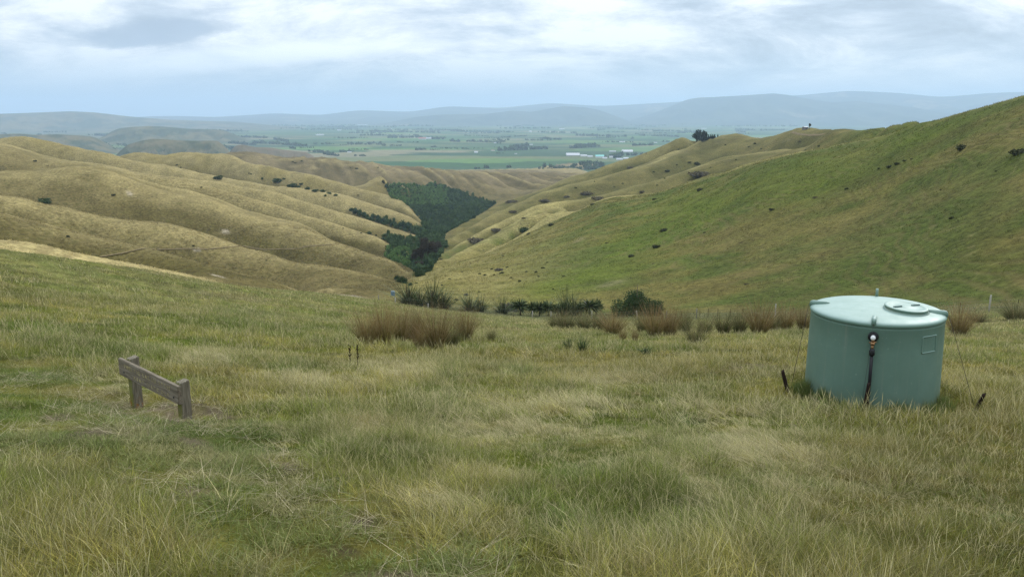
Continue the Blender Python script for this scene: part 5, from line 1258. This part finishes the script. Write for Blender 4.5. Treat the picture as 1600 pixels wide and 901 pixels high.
# ------------------------------------------------------------------ buildings out on the plain
def roof_mat(name, c): 
    m, n_, b_ = material(name, .55, .3); b_.inputs['Base Color'].default_value = c + (1,); return m
RW, RG, RTEAL, RRED = roof_mat('white_roof', (.46,.47,.49)), roof_mat('grey_roof', (.38,.40,.43)), roof_mat('teal_roof', (.20,.50,.45)), roof_mat('red_roof', (.30,.13,.09))
WL = roof_mat('pale_wall', (.62,.62,.6))
for x, y, w, h, rf, l in [(895,243.5,20,2.4,RW,'long white shed at the left end of the building cluster'),(912,244.5,10,2.2,RW,'white shed second in the cluster, before the trees'),(922,245.5,8,2.2,RG,'grey roofed shed left of the teal roof'),(937,246.5,13,4.2,RTEAL,'shed with the teal roof in the building cluster'),(945,248,7,2.4,RW,'low white shed right of the teal roof'),
   (955,247,6,4,RW,'white house beside the dark tree of the cluster'),(968,250,10,2.4,RG,'long pale roof nearest the right hill foot'),(978,248.5,8,2.4,RW,'white roof by the right hill foot, right of the long pale roof'),(980,238,16,2.2,RW,'white long shed behind the building cluster'),(957,237.5,10,2,RG,'grey shed behind the dark tree of the cluster'),
   (972,222.5,8,1.8,RW,'white roof alone in the fields above the building cluster'),(1024,223.5,5,1.6,RW,'small white house left below the pines'),(878,202.5,8,1.8,RW,'brightest white shed far out on the plain'),(829,207,4,4,RW,'white silo like building left of the brightest far shed'),(744,238.8,6,2.6,RW,'white house alone in the middle green field'),
   (806,241,4,2,RG,'tiny pale house right of the middle green field'),(770,236,6,2,RRED,'reddish roofed house at the end of a tree belt'),(660,218,11,2.6,RRED,'long reddish building before the far trees'),(670,217.5,8,2.4,RG,'grey building right of the long reddish one'),(500,211.5,12,1.8,RW,'long white building on the left part of the plain'),
   (546,238.6,6,2,RW,'white house among trees beyond the far brown ridge'),(566,195.6,16,1.2,RW,'thin white line of a building at the plain far edge'),(732,196,8,1,RW,'tiny white building near the foot of the mountains'),(610,202.4,5,1.4,RW,'tiny white house above the far tree belts'),(182,222.6,6,1.6,RW,'small white house in the green field behind the left hills'),
   (304,197,8,2,RG,'pale building on the hazy left plain'),(530,204,6,1.4,RG,'pale little building left of the far tree belts'),(1075,205,9,1.2,RG,'pale roof far out behind the large pine'),(1100,201.5,8,1.2,RG,'pale roof far out behind the small pines'),(775,224,6,1.8,RG,'pale house within the tree belt right of centre'),(830,226.8,5,2,RG,'pale house above the middle dark grove')]:
    X, Y, Z, d = on_plain(x, y); ww = px_size(w, d) * .95; house('far_building', (X, Y, Z), ww, max(6, min(ww * .7, 40)), max(2.5, px_size(h, d) * .55), math.atan2(-X, Y) * 1.0 + random.uniform(-.15, .15), rf, WL, l, 'building', .5 if h > 2 else .25, None, False)
# ------------------------------------------------------------------ grass of the near slope: every blade is real
M_BLADE, nt, b = material('grass_blade', .65, .2)
at = nt.add('ShaderNodeAttribute', attribute_name='col'); nt.link(at.outputs['Color'], b.inputs['Base Color'])
tr = nt.add('ShaderNodeBsdfTranslucent'); nt.link(at.outputs['Color'], tr.inputs[0]); mx = nt.add('ShaderNodeMixShader'); mx.inputs[0].default_value = .3
nt.link(b.outputs[0], mx.inputs[1]); nt.link(tr.outputs[0], mx.inputs[2]); nt.link(mx.outputs[0], nt.n['Material Output'].inputs['Surface'])
class Sward:
    """collects blades and links them as one mesh"""
    def __init__(s): s.V, s.C, s.Q, s.T, s.n = [], [], [], [], 0
    def add(s, X, Y, Z, h, ang, lean, wid, droop, c0, c1, segs=3, head=0.0, g=rng):
        n = len(X); k_ = 2 * segs + 1; VV = np.zeros((n, k_, 3), np.float32); CC = np.zeros((n, k_, 3), np.float32)
        tw = g.uniform(0, np.pi, n); ca, sa, ct, st_ = np.cos(ang), np.sin(ang), np.cos(tw), np.sin(tw)
        nl = 1 / np.sqrt(1 + .6 * lean ** 2)
        for i in range(segs + 1):
            t = i / segs
            off = h * nl * lean * (t + droop * t * t); up = h * nl * (t - .45 * droop * np.minimum(lean, 1.6) * t * t)
            x, y, z = X + ca * off, Y + sa * off, Z + np.maximum(up, .01 * t)
            w = wid * (1 - .7 * t) * .5
            if head and i == segs - 1: w = wid * head * .5
            c = c0 + (c1 - c0) * (t ** 1.3)
            if i < segs:
                VV[:, 2*i] = np.stack([x + ct * w, y + st_ * w, z], 1); VV[:, 2*i+1] = np.stack([x - ct * w, y - st_ * w, z], 1); CC[:, 2*i] = c; CC[:, 2*i+1] = c
            else: VV[:, 2*i] = np.stack([x, y, z], 1); CC[:, 2*i] = c
        base = (s.n + np.arange(n) * k_)[:, None]
        for i in range(segs - 1): s.Q.append(base + np.array([[2*i, 2*i+1, 2*i+3, 2*i+2]]))
        s.T.append(base + np.array([[2*segs-2, 2*segs-1, 2*segs]])); s.V.append(VV.reshape(-1, 3)); s.C.append(CC.reshape(-1, 3)); s.n += n * k_
    def build(s, name):
        me = bpy.data.meshes.new(name); V = np.concatenate(s.V); C = np.concatenate(s.C)
        me.vertices.add(len(V)); me.vertices.foreach_set('co', V.ravel())
        q_ = np.concatenate(s.Q) if s.Q else np.zeros((0, 4), int); t_ = np.concatenate(s.T)
        li = np.concatenate([q_.ravel(), t_.ravel()]).astype(np.int32); me.loops.add(len(li)); me.loops.foreach_set('vertex_index', li)
        ls = np.concatenate([np.arange(len(q_)) * 4, len(q_) * 4 + np.arange(len(t_)) * 3]).astype(np.int32)
        me.polygons.add(len(ls)); me.polygons.foreach_set('loop_start', ls); me.update(calc_edges=False)
        a = me.color_attributes.new('col', 'FLOAT_COLOR', 'POINT'); c = np.ones((len(V), 4), np.float32); c[:, :3] = np.clip(C, .004, .9); a.data.foreach_set('color', c.ravel())
        me.materials.append(M_BLADE); print(name, len(V), 'verts'); return put(name, me, kind='stuff')
def tufts(n, d0, d1, power, seed, a0=-.69, a1=.69):
    g = np.random.default_rng(seed); a = g.uniform(a0, a1, n); u = g.uniform(0, 1, n)
    d = (d0 ** power + (d1 ** power - d0 ** power) * u) ** (1 / power)
    X, Y = np.sin(a) * d, np.cos(a) * d; Z = grid_z(X, Y); px, py = to_pix(X, Y, Z)
    return X, Y, d, px, py, g
PINV = [((Matrix.Translation(bL) @ FM) @ o.location) for o in po]
def clear(X, Y):
    ok = np.hypot(X - TX, Y - TY) > RB + .012
    for p in PINV: ok &= np.hypot(X - p.x, Y - p.y) > .13
    return ok
near_sign = lambda X, Y: np.exp(-(np.hypot(X - (bL.x + bR.x) / 2, Y - (bL.y + bR.y) / 2) / 1.5) ** 2)
SW = Sward()
def grow(n, d0, d1, nb, rad, hmean, wid, segs, seed, power=2.0, far=False):
    aw = .98 if d1 < 25 else .72 if far else .80
    X, Y, d, px, py, g = tufts(int(n * aw / .69), d0, d1, power, seed, -aw, aw); n = len(X)
    tz = zone(px, py, TROD); trod = np.clip(tz * 2.1 + .5 * fbm(X / .9, Y / .9, 3, 201) * (tz > .15), 0, 1); bare = zone(px, py, BARE)
    sz_ = zone(px, py, STRAWP); flat = np.clip(sz_ * (1 + .8 * fbm(X / 1.2, Y / 1.2, 2, 211)) + .45 * np.maximum(0, fbm(X / 2.2, Y / 2.2, 3, 215)), 0, 1)
    lush = zone(px, py, LUSHP)
    hg = hmean * np.clip(.85 + .95 * fbm(X / 3.1, Y / 3.1, 3, 221) + .55 * fbm(X / .75, Y / .75, 2, 231) + .35 * lush, .3, 2.0)
    hg *= (1 - .35 * np.clip(sz_, 0, 1)) * (1 - .6 * near_sign(X, Y)) * (1 - .42 * np.exp(-(np.hypot(X - TX, Y - TY) / 1.9) ** 4))
    ok = (g.uniform(0, 1, n) > trod * .96) & (g.uniform(0, 1, n) > bare * .95)
    if far:
        bd = np.interp(px, [p_[0] for p_ in N0], [p_[2] for p_ in N0]); ok &= d < bd + np.where(px > 620, 22, 5)
        hg = np.where(px < 520, hg * (1 - .45 * sstep(-16, -4, d - bd)), hg); reedy = (px > 640) & (d > bd - 3); hg = np.where(reedy, hg * 1.15, hg)
    lay = (g.uniform(0, 1, n) < flat * .55)
    tint = near_tint(X, Y, px, py, d); pk = g.uniform(0, 1, n)
    tint = np.where((pk < .13)[:, None], mixc(tint, STRAW * .8, .7), tint); tint = np.where(((pk > .13) & (pk < .32))[:, None], mixc(tint, DGREEN * .7, .7), tint); tint = np.where((pk > .9)[:, None], mixc(tint, GREEN * 1.2, .7), tint)
    tint = tint * np.exp(g.normal(0, .28, n))[:, None]
    if far: tint = np.where(reedy[:, None], mixc(tint, np.array((.10,.125,.055)), .65), tint)
    wind = 2.6 + 1.1 * fbm(X / 2.4, Y / 2.4, 2, 251)                       # the way the laid grass points
    X, Y, d, hg, lay, tint, wind, flat, px = [q_[ok] for q_ in (X, Y, d, hg, lay, tint, wind, flat, px)]
    m_ = len(X); N_ = m_ * nb; rp_ = lambda q_: np.repeat(q_, nb, axis=0)
    aa = g.uniform(0, 6.283, N_); rr = rad * np.sqrt(g.uniform(0, 1, N_))
    bx_, by_ = rp_(X) + np.cos(aa) * rr, rp_(Y) + np.sin(aa) * rr
    ok = clear(bx_, by_); L = rp_(lay)
    h = rp_(hg) * np.clip(g.normal(1, .3, N_), .3, 1.7) * np.where(L, 1.25, 1.0)
    ang = np.where(L, rp_(wind) + g.normal(0, .35, N_), aa + g.normal(0, .8, N_)); lean = np.where(L, np.abs(g.normal(1.7, .5, N_)), np.abs(g.normal(.30, .20, N_)) + .25 * rr / rad)
    droop = np.where(L, g.uniform(.1, .5, N_), g.uniform(.3, 1.3, N_))
    k_ = g.uniform(.5, 1.55, N_)[:, None]; c0 = rp_(tint) * k_
    dry = g.uniform(0, 1, N_); dk = np.clip(.07 + .6 * rp_(flat), 0, .8)
    straw = np.array((.60,.52,.29)) * g.uniform(.6, 1.15, N_)[:, None]
    isdry = (dry < dk)[:, None]
    c0 = np.where(isdry, c0 * .35 + straw * .6, c0); c1 = np.where(isdry, straw, c0 * .86 + straw * .14 * (.6 + .4 * k_))
    z_ = grid_z(bx_, by_) - .008; w = wid * g.uniform(.6, 1.4, N_)
    SW.add(bx_[ok], by_[ok], z_[ok], h[ok], ang[ok], lean[ok], w[ok], droop[ok], c0[ok], c1[ok], segs, 0, g)
    # tall stems with a pale seed head
    ns = int(m_ * (.7 if not far else .25)); j = g.integers(0, m_, ns); sx_, sy_ = X[j] + g.normal(0, rad, ns), Y[j] + g.normal(0, rad, ns); ok = clear(sx_, sy_)
    hh = np.clip(hg[j] * 1.15 + (.075 if d0 < 9 else .10), .10, .5) * g.uniform(.7, 1.2, ns); cst = np.array((.47,.42,.215)) * g.uniform(.6, 1.25, ns)[:, None]
    SW.add(sx_[ok], sy_[ok], (grid_z(sx_, sy_) - .005)[ok], hh[ok], g.uniform(0, 6.28, ns)[ok], np.abs(g.normal(.18, .15, ns))[ok], (np.full(ns, wid * .75))[ok], g.uniform(.2, 1.2, ns)[ok], (cst * .75)[ok], (cst * 1.15)[ok], 4, 1.5, g)
grow(13500, 1.6, 9.5, 24, .06, .115, .0034, 3, 11)
grow(19000, 9.5, 21, 16, .085, .165, .0062, 3, 12)
grow(24000, 21, 46, 12, .15, .18, .011, 2, 13)
grow(30000, 46, 124, 11, .36, .21, .026, 2, 14, far=True)
def turf(n, d0, d1, nb, seed):
    X, Y, d, px, py, g = tufts(int(n * 1.3), d0, d1, 2.0, seed, -.95, .75)
    tz = zone(px, py, TROD); n_ = len(X); ok = (g.uniform(0, 1, n_) < np.clip(tz * 1.7, .12, 1)) & (g.uniform(0, 1, n_) > zone(px, py, BARE) * (1.05 + .8 * fbm(X / .35, Y / .35, 2, 133))) & clear(X, Y)
    gn = fbm(X / .8, Y / .8, 3, 271); tint = mixc(near_tint(X, Y, px, py, d), mixc(np.array((.115,.165,.045)), STRAW * .8, np.clip(sstep(-.1, .45, gn), 0, 1) * .75), .7) * g.uniform(.75, 1.25, n_)[:, None]
    hg = .055 * np.clip(1 + 1.1 * fbm(X / .55, Y / .55, 3, 261), .35, 2.6)
    X, Y, hg, tint = X[ok], Y[ok], hg[ok], tint[ok]; m_ = len(X); N_ = m_ * nb; rp_ = lambda q_: np.repeat(q_, nb, axis=0)
    aa = g.uniform(0, 6.283, N_); rr = .09 * np.sqrt(g.uniform(0, 1, N_)); bx_, by_ = rp_(X) + np.cos(aa) * rr, rp_(Y) + np.sin(aa) * rr
    c0 = rp_(tint) * g.uniform(.6, 1.4, N_)[:, None]; c1 = mixc(c0, STRAW, np.where(g.uniform(0, 1, N_) < .22, .75, .1))
    SW.add(bx_, by_, grid_z(bx_, by_) - .004, rp_(hg) * g.uniform(.5, 1.6, N_), aa + g.normal(0, 1, N_), np.abs(g.normal(.9, .5, N_)), .0055 * g.uniform(.7, 1.4, N_), g.uniform(.2, 1, N_), c0, c1, 2, 0, g)
turf(12000, 1.6, 9, 18, 21); turf(16000, 9, 18, 12, 22)
# loose straws on the trodden ground
X, Y, d, px, py, g = tufts(16000, 2.4, 15, 2.0, 31, -.69, .25); ok = (zone(px, py, TROD) + zone(px, py, BARE) * .6 > .3) & (fbm(X / 1.2, Y / 1.2, 2, 301) > -.15); X, Y = X[ok], Y[ok]; n = len(X)
cst = np.array((.50,.43,.27)) * g.uniform(.55, 1.1, n)[:, None]
SW.add(X, Y, grid_z(X, Y) + .012, g.uniform(.06, .3, n), g.uniform(0, 6.28, n), g.uniform(3, 7, n), np.full(n, .0045), np.zeros(n), cst, cst, 2, 0, g)
# unmown fringe against the tank
g = np.random.default_rng(5); n = 5200; a = g.uniform(-3.0, -.15, n) ; rr = RB + .015 + np.abs(g.normal(0, .09, n))
pts_ = np.array([list((tank_M @ Vector((r_ * math.cos(a_), r_ * math.sin(a_), 0)))[:2]) for r_, a_ in zip(rr, a)]); X, Y = pts_[:, 0], pts_[:, 1]
hh = (.10 + .16 * np.clip(.5 + fbm(X / .3, Y / .3, 2, 311), 0, 1)) * g.uniform(.5, 1.4, n)
c0 = mixc(DGREEN, LUSH, g.uniform(0, 1, n)) * g.uniform(.5, 1.2, n)[:, None]
SW.add(X, Y, grid_z(X, Y) - .01, hh, g.uniform(0, 6.28, n), np.abs(g.normal(.15, .15, n)), np.full(n, .008), g.uniform(.2, 1, n), c0, mixc(c0, STRAW, .2), 3, 0, g)
SW.build('grass')
# coarser tussocks on the hillsides beyond
SW = Sward()
X, Y, d, px, py, g = tufts(95000, 100, 420, 1.6, 61); bd = np.interp(px, [p_[0] for p_ in N0], [p_[2] for p_ in N0]); ok = (d > bd + np.where(px > 640, 20, 8)) & (fbm(X / 7, Y / 7, 3, 401) > -.12)
X, Y, d = X[ok], Y[ok], d[ok]; n = len(X)
ci = np.clip(np.round(np.interp(np.arctan2(X, Y), az_out, np.arange(NA))).astype(int), 0, NA - 1); cj = np.clip(np.round(np.interp(np.log(d), np.log(dd), np.arange(ND))).astype(int), 0, ND - 1)
tint = LC_[ci, cj] * np.exp(g.normal(0.08, .3, n))[:, None]; nb = 6; rp_ = lambda q_: np.repeat(q_, nb, axis=0); N_ = n * nb
sc = rp_(.5 + d / 260.0); aa = g.uniform(0, 6.283, N_); rr = .4 * sc * np.sqrt(g.uniform(0, 1, N_)); bx_, by_ = rp_(X) + np.cos(aa) * rr, rp_(Y) + np.sin(aa) * rr
c0 = rp_(tint) * g.uniform(.7, 1.3, N_)[:, None]
SW.add(bx_, by_, grid_z(bx_, by_) - .05, g.uniform(.14, .38, N_) * sc, g.uniform(0, 6.28, N_), np.abs(g.normal(.8, .4, N_)), .07 * sc, g.uniform(.2, 1, N_), c0, c0 * 1.1, 2, 0, g)
SW.build('hillside_grass')
